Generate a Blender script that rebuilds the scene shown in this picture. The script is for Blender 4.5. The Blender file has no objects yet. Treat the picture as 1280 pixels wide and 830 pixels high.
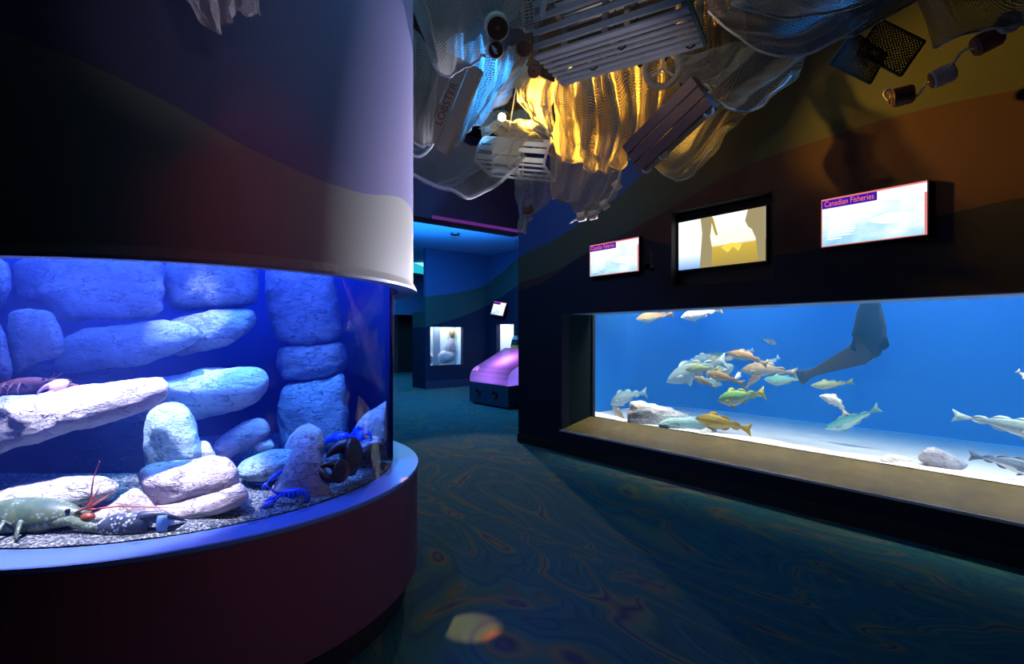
import bpy, math, random
from mathutils import Vector, Matrix, noise as mnoise
R_ = math.radians
sc = bpy.context.scene
COL = sc.collection
rnd = random.Random(7)

# ------------------------------------------------------------------ layout
EYE = 1.5; F = 640.0; HY = 420.0           # eye height, focal length in px, horizon row
def P(px, py, Z):                          # a point of the photograph at depth Z, as a place in the room
    return Vector(((px-640)/F*Z, Z, EYE+(HY-py)/F*Z))
NV = Vector((640, 515, 0)).normalized(); TV = Vector((NV.y, -NV.x, 0))
WD = 3810/ math.hypot(640, 515)            # distance of the right wall
U0 = TV.dot(Vector((0.0911, 7.285, 0)))    # its far end
MW = Matrix.Translation(NV*WD+TV*U0) @ Matrix(((TV.x, NV.x, 0, 0), (TV.y, NV.y, 0, 0), (0, 0, 1, 0), (0, 0, 0, 1)))
def W(u, d, z): return MW @ Vector((u, d, z))
def ZW(px, d=0): return (3810+math.hypot(640, 515)*d)/(px-125)
def Pw(px, py, d): return P(px, py, ZW(px, d))      # on the plane d behind the right wall
def uz(px, py, d=0):
    p = MW.inverted() @ Pw(px, py, d); return p.x, p.z
DC = Vector((-1.78, 2.89, 0)); RG = 1.11            # round tank: centre, glass radius
CEIL = 4.15

# ------------------------------------------------------------------ mesh builder
class MB:
    def __init__(s): s.v = []; s.f = []; s.m = []; s.uv = {}; s.att = {}
    def add(s, vs, fs, m=0):
        b = len(s.v); s.v += [Vector(v) for v in vs]
        for f in fs: s.f.append(tuple(b+i for i in f)); s.m.append(m)
        return b
    def box(s, c, size, M=None, m=0):
        x, y, z = [q/2 for q in size]; c = Vector(c)
        vs = [Vector((i*x, j*y, k*z)) for i in (-1, 1) for j in (-1, 1) for k in (-1, 1)]
        vs = [c+(M.to_3x3() @ v if M else v) for v in vs]
        s.add(vs, [(0, 1, 3, 2), (4, 6, 7, 5), (0, 4, 5, 1), (2, 3, 7, 6), (0, 2, 6, 4), (1, 5, 7, 3)], m)
    def bar(s, a, b, w, h, up=(0, 0, 1), m=0):
        a = Vector(a); b = Vector(b); d = (b-a); L = d.length; d.normalize()
        up = Vector(up); sd = d.cross(up)
        if sd.length < 1e-4: sd = d.cross(Vector((1, 0, 0)))
        sd.normalize(); u2 = sd.cross(d)
        M = Matrix((d, sd, u2)).transposed()
        s.box((a+b)/2, (L, w, h), M, m)
    def loft(s, rings, m=0, cap=True, closed=True):
        n = len(rings[0]); b = s.add([v for r in rings for v in r], [], m)
        for i in range(len(rings)-1):
            for j in range(n if closed else n-1):
                k = (j+1) % n
                s.f.append((b+i*n+j, b+i*n+k, b+(i+1)*n+k, b+(i+1)*n+j)); s.m.append(m)
        if cap:
            s.f.append(tuple(b+j for j in range(n))[::-1]); s.m.append(m)
            s.f.append(tuple(b+(len(rings)-1)*n+j for j in range(n))); s.m.append(m)
        return b
    def tube(s, pts, r, n=6, m=0):
        pts = [Vector(p) for p in pts]; k = len(pts)
        rs = r if isinstance(r, (list, tuple)) else [r]*k
        rings = []; ref = None
        for i, p in enumerate(pts):
            d = (pts[min(i+1, k-1)]-pts[max(i-1, 0)]).normalized()
            if ref is None:
                ref = d.orthogonal().normalized()
            ref = (ref-d*ref.dot(d))
            ref = ref.normalized() if ref.length > 1e-5 else d.orthogonal().normalized()
            o = d.cross(ref)
            rings.append([p+(ref*math.cos(2*math.pi*j/n)+o*math.sin(2*math.pi*j/n))*rs[i] for j in range(n)])
        s.loft(rings, m)
    def sphere(s, c, r, nu=12, nv=8, m=0, M=None):
        c = Vector(c); rr = r if isinstance(r, (list, tuple)) else (r, r, r)
        rings = []
        for i in range(nv+1):
            t = math.pi*(i+0.02 if i == 0 else (i-0.02 if i == nv else i))/nv
            ring = []
            for j in range(nu):
                a = 2*math.pi*j/nu
                q = Vector((rr[0]*math.sin(t)*math.cos(a), rr[1]*math.sin(t)*math.sin(a), -rr[2]*math.cos(t)))
                ring.append(c+(M.to_3x3() @ q if M else q))
            rings.append(ring)
        s.loft(rings, m)
    def revolve(s, prof, c=(0, 0, 0), n=96, m=0, a0=0, a1=2*math.pi):
        c = Vector(c); full = abs(a1-a0-2*math.pi) < 1e-6
        k = n if full else n+1
        cols = [[c+Vector((r*math.cos(a0+(a1-a0)*j/n), r*math.sin(a0+(a1-a0)*j/n), z)) for j in range(k)] for r, z in prof]
        s.loft(cols, m, cap=False, closed=full)
    def build(s, name, mats, parent=None, smooth=False, origin=None, M=None):
        """one mesh object; its verts are in room space (or in the frame M when M is given)"""
        if not isinstance(mats, (list, tuple)): mats = [mats]
        if parent is not None: X = parent.matrix_world.copy()
        elif M is not None: X = M.copy()
        else:
            if origin is None:
                lo = Vector([min(v[i] for v in s.v) for i in range(3)]); hi = Vector([max(v[i] for v in s.v) for i in range(3)])
                origin = Vector(((lo.x+hi.x)/2, (lo.y+hi.y)/2, lo.z))
            X = Matrix.Translation(origin)
        Xi = X.inverted() if M is None else Matrix.Identity(4)
        if parent is not None and M is not None: Xi = X.inverted() @ M
        me = bpy.data.meshes.new(name)
        me.from_pydata([tuple(Xi @ v) for v in s.v], [], s.f)
        for q in mats: me.materials.append(q)
        for p, i in zip(me.polygons, s.m): p.material_index = i; p.use_smooth = smooth
        if s.uv:
            L = me.uv_layers.new(name='UVMap')
            for l in me.loops: L.data[l.index].uv = s.uv.get(l.vertex_index, (0, 0))
        for an, dct in s.att.items():
            at = me.attributes.new(an, 'FLOAT', 'POINT')
            for i in range(len(me.vertices)): at.data[i].value = dct.get(i, 0.0)
        me.update()
        o = bpy.data.objects.new(name, me); COL.objects.link(o)
        if parent is not None: o.parent = parent
        else: o.matrix_world = X
        return o

def recalc(o):
    import bmesh
    bm = bmesh.new(); bm.from_mesh(o.data)
    bmesh.ops.recalc_face_normals(bm, faces=bm.faces); bm.to_mesh(o.data); bm.free(); return o

def tag(o, label, cat, group=None):
    o['label'] = label; o['category'] = cat
    if group: o['group'] = group
    return o
def struct(o): o['kind'] = 'structure'; return o
def empty(name, M, label=None, cat=None, group=None):
    o = bpy.data.objects.new(name, None); COL.objects.link(o); o.empty_display_size = .1
    o.matrix_world = M if isinstance(M, Matrix) else Matrix.Translation(Vector(M))
    bpy.context.view_layer.update()
    if label: tag(o, label, cat, group)
    return o

# ------------------------------------------------------------------ materials
class NT:
    def __init__(s, name):
        s.mat = bpy.data.materials.new(name); s.mat.use_nodes = True
        s.t = s.mat.node_tree; s.t.nodes.clear()
        s.out = s.n('ShaderNodeOutputMaterial')
    def n(s, ty, **kw):
        nd = s.t.nodes.new(ty)
        for k, v in kw.items():
            if k.startswith('i_'):
                key = k[2:]
                nd.inputs[int(key) if key.isdigit() else key.replace('_', ' ')].default_value = v
            else: setattr(nd, k, v)
        return nd
    def l(s, a, b): s.t.links.new(a, b)
    def math(s, op, a, b=None, c=None):
        nd = s.n('ShaderNodeMath', operation=op)
        for i, x in enumerate((a, b, c)):
            if x is None: continue
            if isinstance(x, (int, float)): nd.inputs[i].default_value = x
            else: s.l(x, nd.inputs[i])
        return nd.outputs[0]
    def mix(s, f, a, b):
        nd = s.n('ShaderNodeMix', data_type='RGBA')
        for i, x in ((0, f), (6, a), (7, b)):
            if isinstance(x, (int, float)): nd.inputs[i].default_value = x
            elif isinstance(x, (tuple, list)): nd.inputs[i].default_value = (*x[:3], 1)
            else: s.l(x, nd.inputs[i])
        return nd.outputs[2]
    def ramp(s, f, stops, interp='LINEAR'):
        nd = s.n('ShaderNodeValToRGB'); cr = nd.color_ramp; cr.interpolation = interp
        while len(cr.elements) < len(stops): cr.elements.new(.5)
        for e, (p, c) in zip(cr.elements, stops): e.position = p; e.color = (*c, 1) if len(c) == 3 else c
        s.l(f, nd.inputs[0]); return nd.outputs[0]
    def bsdf(s, col, rough=.6, metal=0, spec=.5, normal=None, **kw):
        b = s.n('ShaderNodeBsdfPrincipled')
        if isinstance(col, (tuple, list)): b.inputs['Base Color'].default_value = (*col[:3], 1)
        else: s.l(col, b.inputs['Base Color'])
        b.inputs['Roughness'].default_value = rough; b.inputs['Metallic'].default_value = metal
        b.inputs['Specular IOR Level'].default_value = spec
        if normal is not None: s.l(normal, b.inputs['Normal'])
        s.l(b.outputs[0], s.out.inputs[0]); return b
    def noise(s, vec, scale, detail=4, rough=.55, dist=0):
        nd = s.n('ShaderNodeTexNoise'); nd.inputs['Scale'].default_value = scale
        nd.inputs['Detail'].default_value = detail; nd.inputs['Roughness'].default_value = rough
        nd.inputs['Distortion'].default_value = dist
        if vec is not None: s.l(vec, nd.inputs['Vector'])
        return nd.outputs[0]
    def bump(s, h, strength=.5, dist=.02):
        nd = s.n('ShaderNodeBump'); nd.inputs['Strength'].default_value = strength; nd.inputs['Distance'].default_value = dist
        s.l(h, nd.inputs['Height']); return nd.outputs[0]
    def co(s, which='Object'):
        return s.n('ShaderNodeTexCoord').outputs[which]
    def curve(s, x, pts, x0, x1, y0, y1):
        """y(x) through pts, as a Float Curve"""
        fx = s.math('DIVIDE', s.math('SUBTRACT', x, x0), x1-x0)
        nd = s.n('ShaderNodeFloatCurve'); cm = nd.mapping; c = cm.curves[0]
        q = [((a-x0)/(x1-x0), (b-y0)/(y1-y0)) for a, b in pts]
        c.points[0].location = q[0]; c.points[1].location = q[-1]
        for a in q[1:-1]: c.points.new(*a)
        cm.update(); s.l(fx, nd.inputs['Value'])
        return s.math('ADD', s.math('MULTIPLY', nd.outputs[0], y1-y0), y0)

def plain(name, col, rough=.6, metal=0, spec=.5, ns=0, amt=.25, bump=0):
    t = NT(name)
    if ns:
        c = t.co(); f = t.noise(c, ns, 5)
        cc = t.mix(f, tuple(x*(1-amt) for x in col), tuple(min(1, x*(1+amt)) for x in col))
        nm = t.bump(f, bump, .01) if bump else None
        t.bsdf(cc, rough, metal, spec, nm)
    else: t.bsdf(col, rough, metal, spec)
    return t.mat
def emit(name, col, s=1):
    t = NT(name); e = t.n('ShaderNodeEmission'); e.inputs[0].default_value = (*col, 1); e.inputs[1].default_value = s
    t.l(e.outputs[0], t.out.inputs[0]); return t.mat

def rock_mat(name, a, b, dark=(.10, .10, .12), sc_=5.0, bump=.9):
    t = NT(name); c = t.co()
    f = t.noise(c, sc_, 8, .62); g = t.noise(c, sc_*5, 6, .7); cr = t.noise(c, sc_*1.1, 5, .6, 1.2)
    base = t.mix(f, a, b)
    # pits and thin fissures of the cast rock
    mp = t.n('ShaderNodeMapping'); mp.inputs['Scale'].default_value = (1, 1, 2.2); t.l(c, mp.inputs[0])
    w = t.noise(mp.outputs[0], sc_*2.2, 4, .5, .8)
    fis = t.math('ABSOLUTE', t.math('SUBTRACT', w, .5))
    fm = t.ramp(fis, [(0, (.55,)*3), (.012, (0, 0, 0))])
    pit = t.ramp(g, [(.30, (.8,)*3), (.40, (0, 0, 0))])
    mk = t.math('MINIMUM', t.math('ADD', fm, pit), 1)
    mp2 = t.n('ShaderNodeMapping'); mp2.inputs['Scale'].default_value = (1, 1, 3.2); t.l(c, mp2.inputs[0])
    warp = t.n('ShaderNodeTexNoise'); warp.inputs['Scale'].default_value = 6; warp.inputs['Detail'].default_value = 4; t.l(mp2.outputs[0], warp.inputs['Vector'])
    wv = t.n('ShaderNodeMix', data_type='RGBA'); wv.inputs[0].default_value = .22; t.l(mp2.outputs[0], wv.inputs[6]); t.l(warp.outputs['Color'], wv.inputs[7])
    vo = t.n('ShaderNodeTexVoronoi', feature='DISTANCE_TO_EDGE'); vo.inputs['Scale'].default_value = sc_*1.3; t.l(wv.outputs[2], vo.inputs[0])
    ck = t.ramp(vo.outputs[0], [(0, (1, 1, 1)), (.035, (0, 0, 0))]); gate = t.ramp(cr, [(.46, (0, 0, 0)), (.56, (1, 1, 1))])
    ck = t.math('MULTIPLY', ck, gate)
    mk = t.math('MINIMUM', t.math('ADD', mk, ck), 1)
    base = t.mix(t.math('MULTIPLY', mk, .55), base, dark)
    ridg = t.noise(mp.outputs[0], sc_*4.5, 6, .65, .6)
    h = t.math('SUBTRACT', t.math('ADD', t.math('ADD', f, t.math('MULTIPLY', g, .40)), t.math('MULTIPLY', ridg, .5)), t.math('MULTIPLY', mk, .40))
    t.bsdf(base, .88, 0, .15, t.bump(h, bump, .055)); return t.mat

M = {}
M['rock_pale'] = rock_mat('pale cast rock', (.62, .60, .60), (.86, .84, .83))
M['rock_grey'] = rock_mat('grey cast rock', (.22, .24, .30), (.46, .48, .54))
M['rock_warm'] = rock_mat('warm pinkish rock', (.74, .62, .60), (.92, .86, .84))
M['rock_cyan'] = rock_mat('cyan lit rock', (.34, .55, .60), (.55, .74, .76))  # cyan cast of the tank light is put into this colour
M['rock_dark'] = rock_mat('dark and shaded rock', (.035, .038, .06), (.07, .075, .11))  # also carries painted shade for the cave and under the left ledge
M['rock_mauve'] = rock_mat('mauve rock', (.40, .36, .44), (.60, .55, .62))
M['black'] = plain('black paint', (.006, .006, .007), .7)
M['black_metal'] = plain('black metal', (.015, .015, .017), .4, .3)
M['cream'] = plain('cream painted wood', (.62, .55, .38), .6, ns=20)
M['cork'] = plain('brown cork', (.13, .06, .03), .85, ns=60, amt=.5, bump=.4)
M['float_red'] = plain('faded red float', (.22, .08, .08), .6, ns=20)
M['float_white'] = plain('faded white float', (.42, .38, .40), .6, ns=20)
M['float_dark'] = plain('dark maroon float', (.06, .02, .03), .5, ns=20)
M['rope'] = plain('pale rope', (.42, .42, .44), .8, ns=120, amt=.3)
def wood(name, a, b, s=1.0):
    t = NT(name); c = t.co('Generated')
    mp = t.n('ShaderNodeMapping'); mp.inputs['Scale'].default_value = (2*s, 18*s, 18*s); t.l(c, mp.inputs[0])
    f = t.noise(mp.outputs[0], 2.5, 6, .6, .6); g = t.noise(t.co(), 30, 4)
    col = t.mix(t.math('ADD', t.math('MULTIPLY', f, .7), t.math('MULTIPLY', g, .3)), a, b)
    t.bsdf(col, .8, 0, .25, t.bump(f, .4, .005)); return t.mat
M['wood_grey'] = wood('weathered grey lath', (.13, .13, .14), (.46, .45, .48))
M['wood_brown'] = wood('brown crate plank', (.12, .07, .07), (.24, .15, .15))
M['wood_dim'] = wood('grey brown crate plank', (.12, .10, .09), (.27, .23, .20))
M['wood_white'] = wood('white painted lath', (.6, .6, .55), (.85, .85, .8))
M['ink'] = plain('dark red stencil ink', (.075, .014, .012), .8)

def net_mat(name, col, cell=.03, wid=.24, trans=.5):
    """knotted mesh: threads of two diagonal directions, open holes between"""
    t = NT(name); uv = t.co('UV'); s = t.n('ShaderNodeSeparateXYZ'); t.l(uv, s.inputs[0])
    wob = t.noise(uv, 9, 2)
    def line(sg):
        q = t.math('ADD', s.outputs[0], t.math('MULTIPLY', s.outputs[1], sg))
        q = t.math('ADD', t.math('DIVIDE', q, cell), t.math('MULTIPLY', wob, 1.2))
        fr = t.math('FRACT', q)
        return t.math('LESS_THAN', fr, wid)
    mk = t.math('MAXIMUM', line(1.0), line(-1.0))
    n = t.noise(uv, 3, 3)
    c = t.mix(n, tuple(x*.65 for x in col), tuple(min(1, x*1.3) for x in col))
    d = t.n('ShaderNodeBsdfDiffuse'); tr = t.n('ShaderNodeBsdfTranslucent'); t.l(c, d.inputs[0]); t.l(c, tr.inputs[0])
    m1 = t.n('ShaderNodeMixShader'); m1.inputs[0].default_value = trans; t.l(d.outputs[0], m1.inputs[1]); t.l(tr.outputs[0], m1.inputs[2])
    tp = t.n('ShaderNodeBsdfTransparent'); m2 = t.n('ShaderNodeMixShader')
    t.l(mk, m2.inputs[0]); t.l(tp.outputs[0], m2.inputs[1]); t.l(m1.outputs[0], m2.inputs[2])
    t.l(m2.outputs[0], t.out.inputs[0]); return t.mat
M['net_grey'] = net_mat('grey fishing net', (.34, .33, .29), .020, .38)
M['net_tan'] = net_mat('tan fishing net', (.48, .40, .26), .020, .42, .6)
M['net_blue'] = net_mat('blue grey fishing net', (.42, .44, .46), .022, .42)
M['net_dark'] = net_mat('dark slate fishing net', (.17, .18, .21), .018, .46, .35)
M['net_coarse'] = net_mat('coarse pale net', (.50, .44, .46), .022, .22, .3)
M['net_black'] = net_mat('black wire mesh', (.03, .03, .03), .022, .36, .1)

def glass_mat(name, tint=(1, 1, 1), refl=1.0):
    t = NT(name)
    tp = t.n('ShaderNodeBsdfTransparent'); tp.inputs[0].default_value = (*tint, 1)
    g = t.n('ShaderNodeBsdfGlossy'); g.inputs['Roughness'].default_value = .0
    fr = t.n('ShaderNodeFresnel'); fr.inputs[0].default_value = 1.33
    m = t.n('ShaderNodeMixShader'); t.l(t.math('MULTIPLY', fr.outputs[0], refl), m.inputs[0])
    t.l(tp.outputs[0], m.inputs[1]); t.l(g.outputs[0], m.inputs[2]); t.l(m.outputs[0], t.out.inputs[0])
    return t.mat
M['glass'] = glass_mat('clear acrylic', (.97, .985, 1), .06)
def water_mat(name, sca, dens, absc, adens):
    t = NT(name)
    v = t.n('ShaderNodeVolumeScatter'); v.inputs['Color'].default_value = (*sca, 1); v.inputs['Density'].default_value = dens
    v.inputs['Anisotropy'].default_value = .2
    a = t.n('ShaderNodeVolumeAbsorption'); a.inputs['Color'].default_value = (*absc, 1); a.inputs['Density'].default_value = adens
    ad = t.n('ShaderNodeAddShader'); t.l(v.outputs[0], ad.inputs[0]); t.l(a.outputs[0], ad.inputs[1])
    t.l(ad.outputs[0], t.out.inputs['Volume']); return t.mat
M['water'] = water_mat('hazy blue water', (.06, .36, .95), .26, (.14, .66, 1.0), .26)
M['water_round'] = water_mat('clear blue water', (.08, .18, 1.0), .10, (.30, .50, 1.0), .34)

# painted waves on the right wall: blue over olive green over brown over near black
A_px = [(649, 354), (690, 340), (745, 309), (797, 283), (842, 258), (921, 213), (1033, 172), (1162, 134.7), (1280, 111)]
G_px = [(649, 321), (690, 301), (768, 249), (805, 216)]
B_px = [(930, 338), (1000, 316), (1030, 308), (1199, 264), (1280, 247)]
def wave_wall():
    t = NT('right wall paint'); c = t.co(); s = t.n('ShaderNodeSeparateXYZ'); t.l(c, s.inputs[0])
    u, z = s.outputs[0], s.outputs[2]
    pa = [uz(*q) for q in A_px]; pg = [uz(*q) for q in G_px]; pb = [uz(*q) for q in B_px]
    pa = [(-.3, 2.2)]+pa+[(6.5, 2.9), (9.5, 2.7)]
    pg = [(-.3, 2.55)]+pg+[(pg[-1][0]+.7, 3.6), (4, 3.95), (6.5, 3.7), (9.5, 3.4)]
    pb = [(-.3, 2.12), (.5, 2.22), (1.3, 2.5), (1.9, 2.6), (2.5, 2.45)]+pb[1:]+[(6.5, 2.3), (9.5, 1.9)]
    ca = t.curve(u, pa, -.5, 10, 0, 5); cg = t.curve(u, pg, -.5, 10, 0, 5); cb = t.curve(u, pb, -.5, 10, 0, 5)
    n = t.noise(c, 140, 3)
    col = t.mix(t.math('GREATER_THAN', z, cb), (.011, .012, .024), (.060, .028, .020))
    col = t.mix(t.math('GREATER_THAN', z, ca), col, (.060, .064, .032))
    col = t.mix(t.math('GREATER_THAN', z, cg), col, (.03, .07, .18))
    t.bsdf(col, .75, 0, .25, t.bump(n, .25, .004)); return t.mat
M['wall_right'] = wave_wall()

def drum_hit(px, py, R):
    d = Vector(((px-640)/F, 1, (HY-py)/F)); a = d.x**2+1; b = 2*(-d.x*DC.x-DC.y); cc = DC.x**2+DC.y**2-R*R
    Z = (-b-math.sqrt(max(0, b*b-4*a*cc)))/(2*a)
    p = Vector((d.x*Z, Z, EYE+d.z*Z)); q = p-DC
    return math.atan2(q.y, q.x), p.z
def wave_drum():
    t = NT('round wall paint'); c = t.co(); s = t.n('ShaderNodeSeparateXYZ'); t.l(c, s.inputs[0])
    th = t.math('ARCTAN2', s.outputs[1], s.outputs[0]); z = s.outputs[2]
    pts = [drum_hit(*q, 1.2) for q in ((30, 48), (104, 77), (208, 127), (332, 195), (436, 237), (505, 250))]
    pts = sorted(pts); lo = pts[0]; hi = pts[-1]
    pts = [(-3.14, 3.2)]+[q for q in pts]+[(hi[0]+.6, hi[1]-.05), (1.5, 2.6), (3.14, 3.2)]
    cv = t.curve(th, pts, -3.2, 3.2, 0, 5)
    n = t.noise(c, 90, 3)
    col = t.mix(t.math('GREATER_THAN', z, cv), (.42, .39, .36), (.25, .22, .42))
    t.bsdf(col, .6, 0, .3, t.bump(n, .12, .003)); return t.mat
M['wall_drum'] = wave_drum()
def far_wall(name, lo_pts, hi_pts):
    t = NT(name); c = t.co(); s = t.n('ShaderNodeSeparateXYZ'); t.l(c, s.inputs[0])
    u, z = s.outputs[0], s.outputs[2]
    ca = t.curve(u, lo_pts, 0, 10, 0, 5); cb = t.curve(u, hi_pts, 0, 10, 0, 5)
    col = t.mix(t.math('GREATER_THAN', z, ca), (.012, .018, .05), (.03, .075, .085))
    col = t.mix(t.math('GREATER_THAN', z, cb), col, (.035, .10, .30))
    t.bsdf(col, .8, 0, .2); return t.mat
M['dark_wall'] = plain('near black wall', (.012, .012, .02), .8)
M['ceiling'] = plain('black ceiling', (.01, .01, .014), .9)
M['ceiling_far'] = plain('blue lit ceiling', (.10, .30, .62), .8)  # blue light on the far ceiling is put into its colour
M['base_maroon'] = plain('dark maroon laminate', (.13, .045, .075), .5, 0, .3, ns=180, amt=.3, bump=.1)
M['ledge'] = plain('blue grey laminate ledge', (.09, .17, .46), .36, 0, .5)
M['liner'] = plain('blue tank liner', (.010, .022, .13), .7, 0, .1)
M['hood'] = plain('white hood lining', (.45, .5, .75), .7)

def carpet():
    t = NT('swirl carpet'); c = t.co()
    mp = t.n('ShaderNodeMapping'); mp.inputs['Rotation'].default_value = (0, 0, .75); mp.inputs['Scale'].default_value = (1, 2.1, 1); t.l(c, mp.inputs[0])
    a = t.noise(mp.outputs[0], .55, 1.5, .45, 1.6)
    band = t.math('PINGPONG', t.math('MULTIPLY', a, 9), 1)
    fine = t.math('PINGPONG', t.math('MULTIPLY', a, 34), 1)
    big = t.noise(mp.outputs[0], .8, 2, .5, 1)
    col = t.ramp(band, [(0, (.016, .05, .085)), (.30, (.020, .110, .095)), (.55, (.014, .06, .095)), (.78, (.045, .12, .075)), (.90, (.15, .115, .05)), (1, (.035, .025, .07))])
    col2 = t.ramp(fine, [(0, (.014, .03, .07)), (.5, (.024, .125, .10)), (1, (.020, .055, .10))])
    m = t.mix(t.ramp(big, [(.40, (.15,)*3), (.62, (.6,)*3)]), col, col2)
    f = t.noise(c, 260, 2)
    m2 = t.mix(f, (.3, .3, .3), (1.5, 1.5, 1.5))
    mm = t.n('ShaderNodeMix', data_type='RGBA', blend_type='MULTIPLY'); mm.inputs[0].default_value = .75
    t.l(m, mm.inputs[6]); t.l(m2, mm.inputs[7])
    t.bsdf(mm.outputs[2], .95, 0, .1, t.bump(f, .5, .006)); return t.mat
M['carpet'] = carpet()

# ------------------------------------------------------------------ room shell
def shell_box(name, u0, u1, d0, d1, z0, z1, mat):
    """a slab in the room's own axes (u along the right wall, d behind it)"""
    b = MB(); b.box(((u1-u0)/2, (d1-d0)/2, (z1-z0)/2), (u1-u0, d1-d0, z1-z0))
    X = MW @ Matrix.Translation((u0, d0, z0))
    return struct(b.build(name, mat, M=X))
UE = 9.0; DL = -9.5
fl = shell_box('floor', -18, UE, DL, 7.0, -.1, 0, M['carpet'])
shell_box('ceiling', -.3, UE, DL, 7.0, CEIL, CEIL+.1, M['ceiling'])
# right wall: pieces round the tank opening and the screen niche
uL, zTop = uz(702, 392.5); _, zSill = uz(702, 537)
uR = 7.4
n0 = uz(832, 264); n1 = uz(966, 240); n2 = uz(845, 360); n3 = uz(968, 348)
NU0, NU1 = (n0[0]+n2[0])/2, (n1[0]+n3[0])/2; NZ1, NZ0 = (n0[1]+n1[1])/2, (n2[1]+n3[1])/2
TH = .14
b = MB()
def cell(u0, u1, z0, z1): b.box(((u0+u1)/2, TH/2, (z0+z1)/2), (u1-u0, TH, z1-z0))
cell(0, uL, 0, CEIL); cell(uR, UE, 0, CEIL); cell(uL, uR, 0, zSill)
cell(uL, uR, zTop, NZ0); cell(uL, NU0, NZ0, NZ1); cell(NU1, uR, NZ0, NZ1); cell(uL, uR, NZ1, CEIL)
struct(b.build('wall_right', M['wall_right'], M=MW))
# end face return of the right wall, going away behind the tank
shell_box('wall_end', -.001, .12, TH+.001, 3.3, 0, CEIL, M['dark_wall'])
shell_box('wall_back', UE, UE+.1, DL, 3.5, 0, CEIL, M['dark_wall'])
shell_box('wall_side', -18, UE, DL-.1, DL, 0, CEIL, M['dark_wall'])
# skirting along the right wall
b = MB(); b.box((UE/2, -.012, .06), (UE, .02, .12)); struct(b.build('baseboard_right', M['black'], M=MW))
# bulkhead across the passage
zb = 2.97
bul = shell_box('wall_bulkhead', -.3, -.001, DL, TH, zb, CEIL, plain('dark plum bulkhead', (.030, .022, .060), .8))
# tank opening reveal
DG = .543
zg = uz(738, 519.4, DG)[1]; zg0 = zg-.01
def grain(name, a, b_, s=16):
    t = NT(name); c = t.co(); f = t.noise(c, s, 5, .6); g = t.noise(c, 2.2, 3)
    t.bsdf(t.mix(t.math('MULTIPLY', f, g), a, b_), .55, 0, .3, t.bump(f, .2, .004)); return t.mat
M['sill'] = grain('brown speckled sill', (.040, .026, .006), (.30, .20, .045), 8)
M['reveal'] = plain('dark green reveal', (.010, .020, .022), .95, 0, .02)
b = MB()   # sloping sill
vs = [(uL, 0, zSill), (uR, 0, zSill), (uR, DG, zg0), (uL, DG, zg0), (uL, 0, zSill-.25), (uR, 0, zSill-.25), (uR, DG, zSill-.25), (uL, DG, zSill-.25)]
vs = [Vector((x, y+TH*0, z)) for x, y, z in vs]
b.add(vs, [(0, 1, 2, 3), (0, 4, 5, 1), (3, 2, 6, 7), (0, 3, 7, 4), (1, 5, 6, 2), (4, 7, 6, 5)])
o = b.build('trim_1', M['sill'], M=MW); struct(o); o.location += NV*.002
shell_box('trim_2', uL-.06, uL-.001, TH, DG, zSill-.2, zTop+.1, M['reveal'])
b = MB(); b.box(((uL+uR)/2, (TH+DG)/2+.001, zTop+.035), (uR-uL, DG-TH, .07)); struct(b.build('trim_3', plain('reflection blue soffit', (.35, .45, .62), .5), M=MW))  # the tank's blue reflection is put into the soffit colour
b = MB(); b.box(((uL+uR)/2, -.004, zSill-.012), (uR-uL+.06, .012, .022)); struct(b.build('trim_4', plain('grey sill nosing', (.50, .49, .47), .5), M=MW))

# ------------------------------------------------------------------ wide wall tank
TD = DG+2.5; zSand = zg-.02; TW0 = .20; TW1 = 8.6; TZ = 2.35
aq = empty('long_aquarium', MW @ Matrix.Translation(((uL+uR)/2, DG, 0)), 'long rectangular viewing aquarium with bright blue water set deep in right wall', 'aquarium')
def backdrop():
    t = NT('deep blue backdrop'); c = t.co(); f = t.noise(c, 1.2, 3)
    t.bsdf(t.mix(f, (.012, .19, .60), (.02, .26, .74)), .7, 0, .2); return t.mat
M['backdrop'] = backdrop()
b = MB()
cr_ = 1.0; rr = []
for k in range(17):
    an = math.pi/2*k/16; rr.append((TW0+cr_-cr_*math.cos(an), TD-cr_+cr_*math.sin(an)))
ln_ = [(TW0, DG+.1)]+rr+[(TW1, TD)]
rings = [[Vector((x, y, .1)), Vector((x, y, TZ+.1)), Vector((x-(.06 if x < TW0+.5 else 0), y+.06, TZ+.1)), Vector((x-(.06 if x < TW0+.5 else 0), y+.06, .1))] for x, y in ln_]
b.loft(rings); recalc(b.build('back_panel', M['backdrop'], aq, M=MW))
for s, x in (('side_panel', TW1+.03),):
    b = MB(); b.box((x, (DG+TD)/2, TZ/2+.1), (.06, TD-DG, TZ)); b.build(s, M['backdrop'], aq, M=MW)
b = MB(); b.box(((TW0+TW1)/2, (DG+TD)/2, .04), (TW1-TW0, TD-DG, .1)); b.build('bottom_panel', M['backdrop'], aq, M=MW)
b = MB(); b.box(((TW0+TW1)/2, DG-.02, zg0/2-.01), (TW1-TW0, .035, zg0-.04)); b.build('front_curb', M['black'], aq, M=MW)
b = MB(); b.box((TW0/2+uL/2, DG+.06, (zg+zTop)/2), (uL-TW0+.02, .05, zTop-zg+.6)); b.build('front_panel', M['black'], aq, M=MW)
b = MB(); b.box(((TW0+TW1)/2, DG+.06, (zTop+TZ)/2+.09), (TW1-TW0, .05, TZ-zTop)); b.build('header_panel', M['black'], aq, M=MW)
b = MB(); b.box(((uL+uR)/2, DG+.015, (zg+zTop)/2+.02), (uR-uL, .03, zTop-zg+.04)); b.build('viewing_pane', M['glass'], aq, M=MW)
b = MB(); b.box(((TW0+TW1)/2+.01, (DG+TD)/2+.015, (.1+2.2)/2), (TW1-TW0-.03, TD-DG-.05, 2.1)); b.build('water', M['water'], aq, M=MW)
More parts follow.
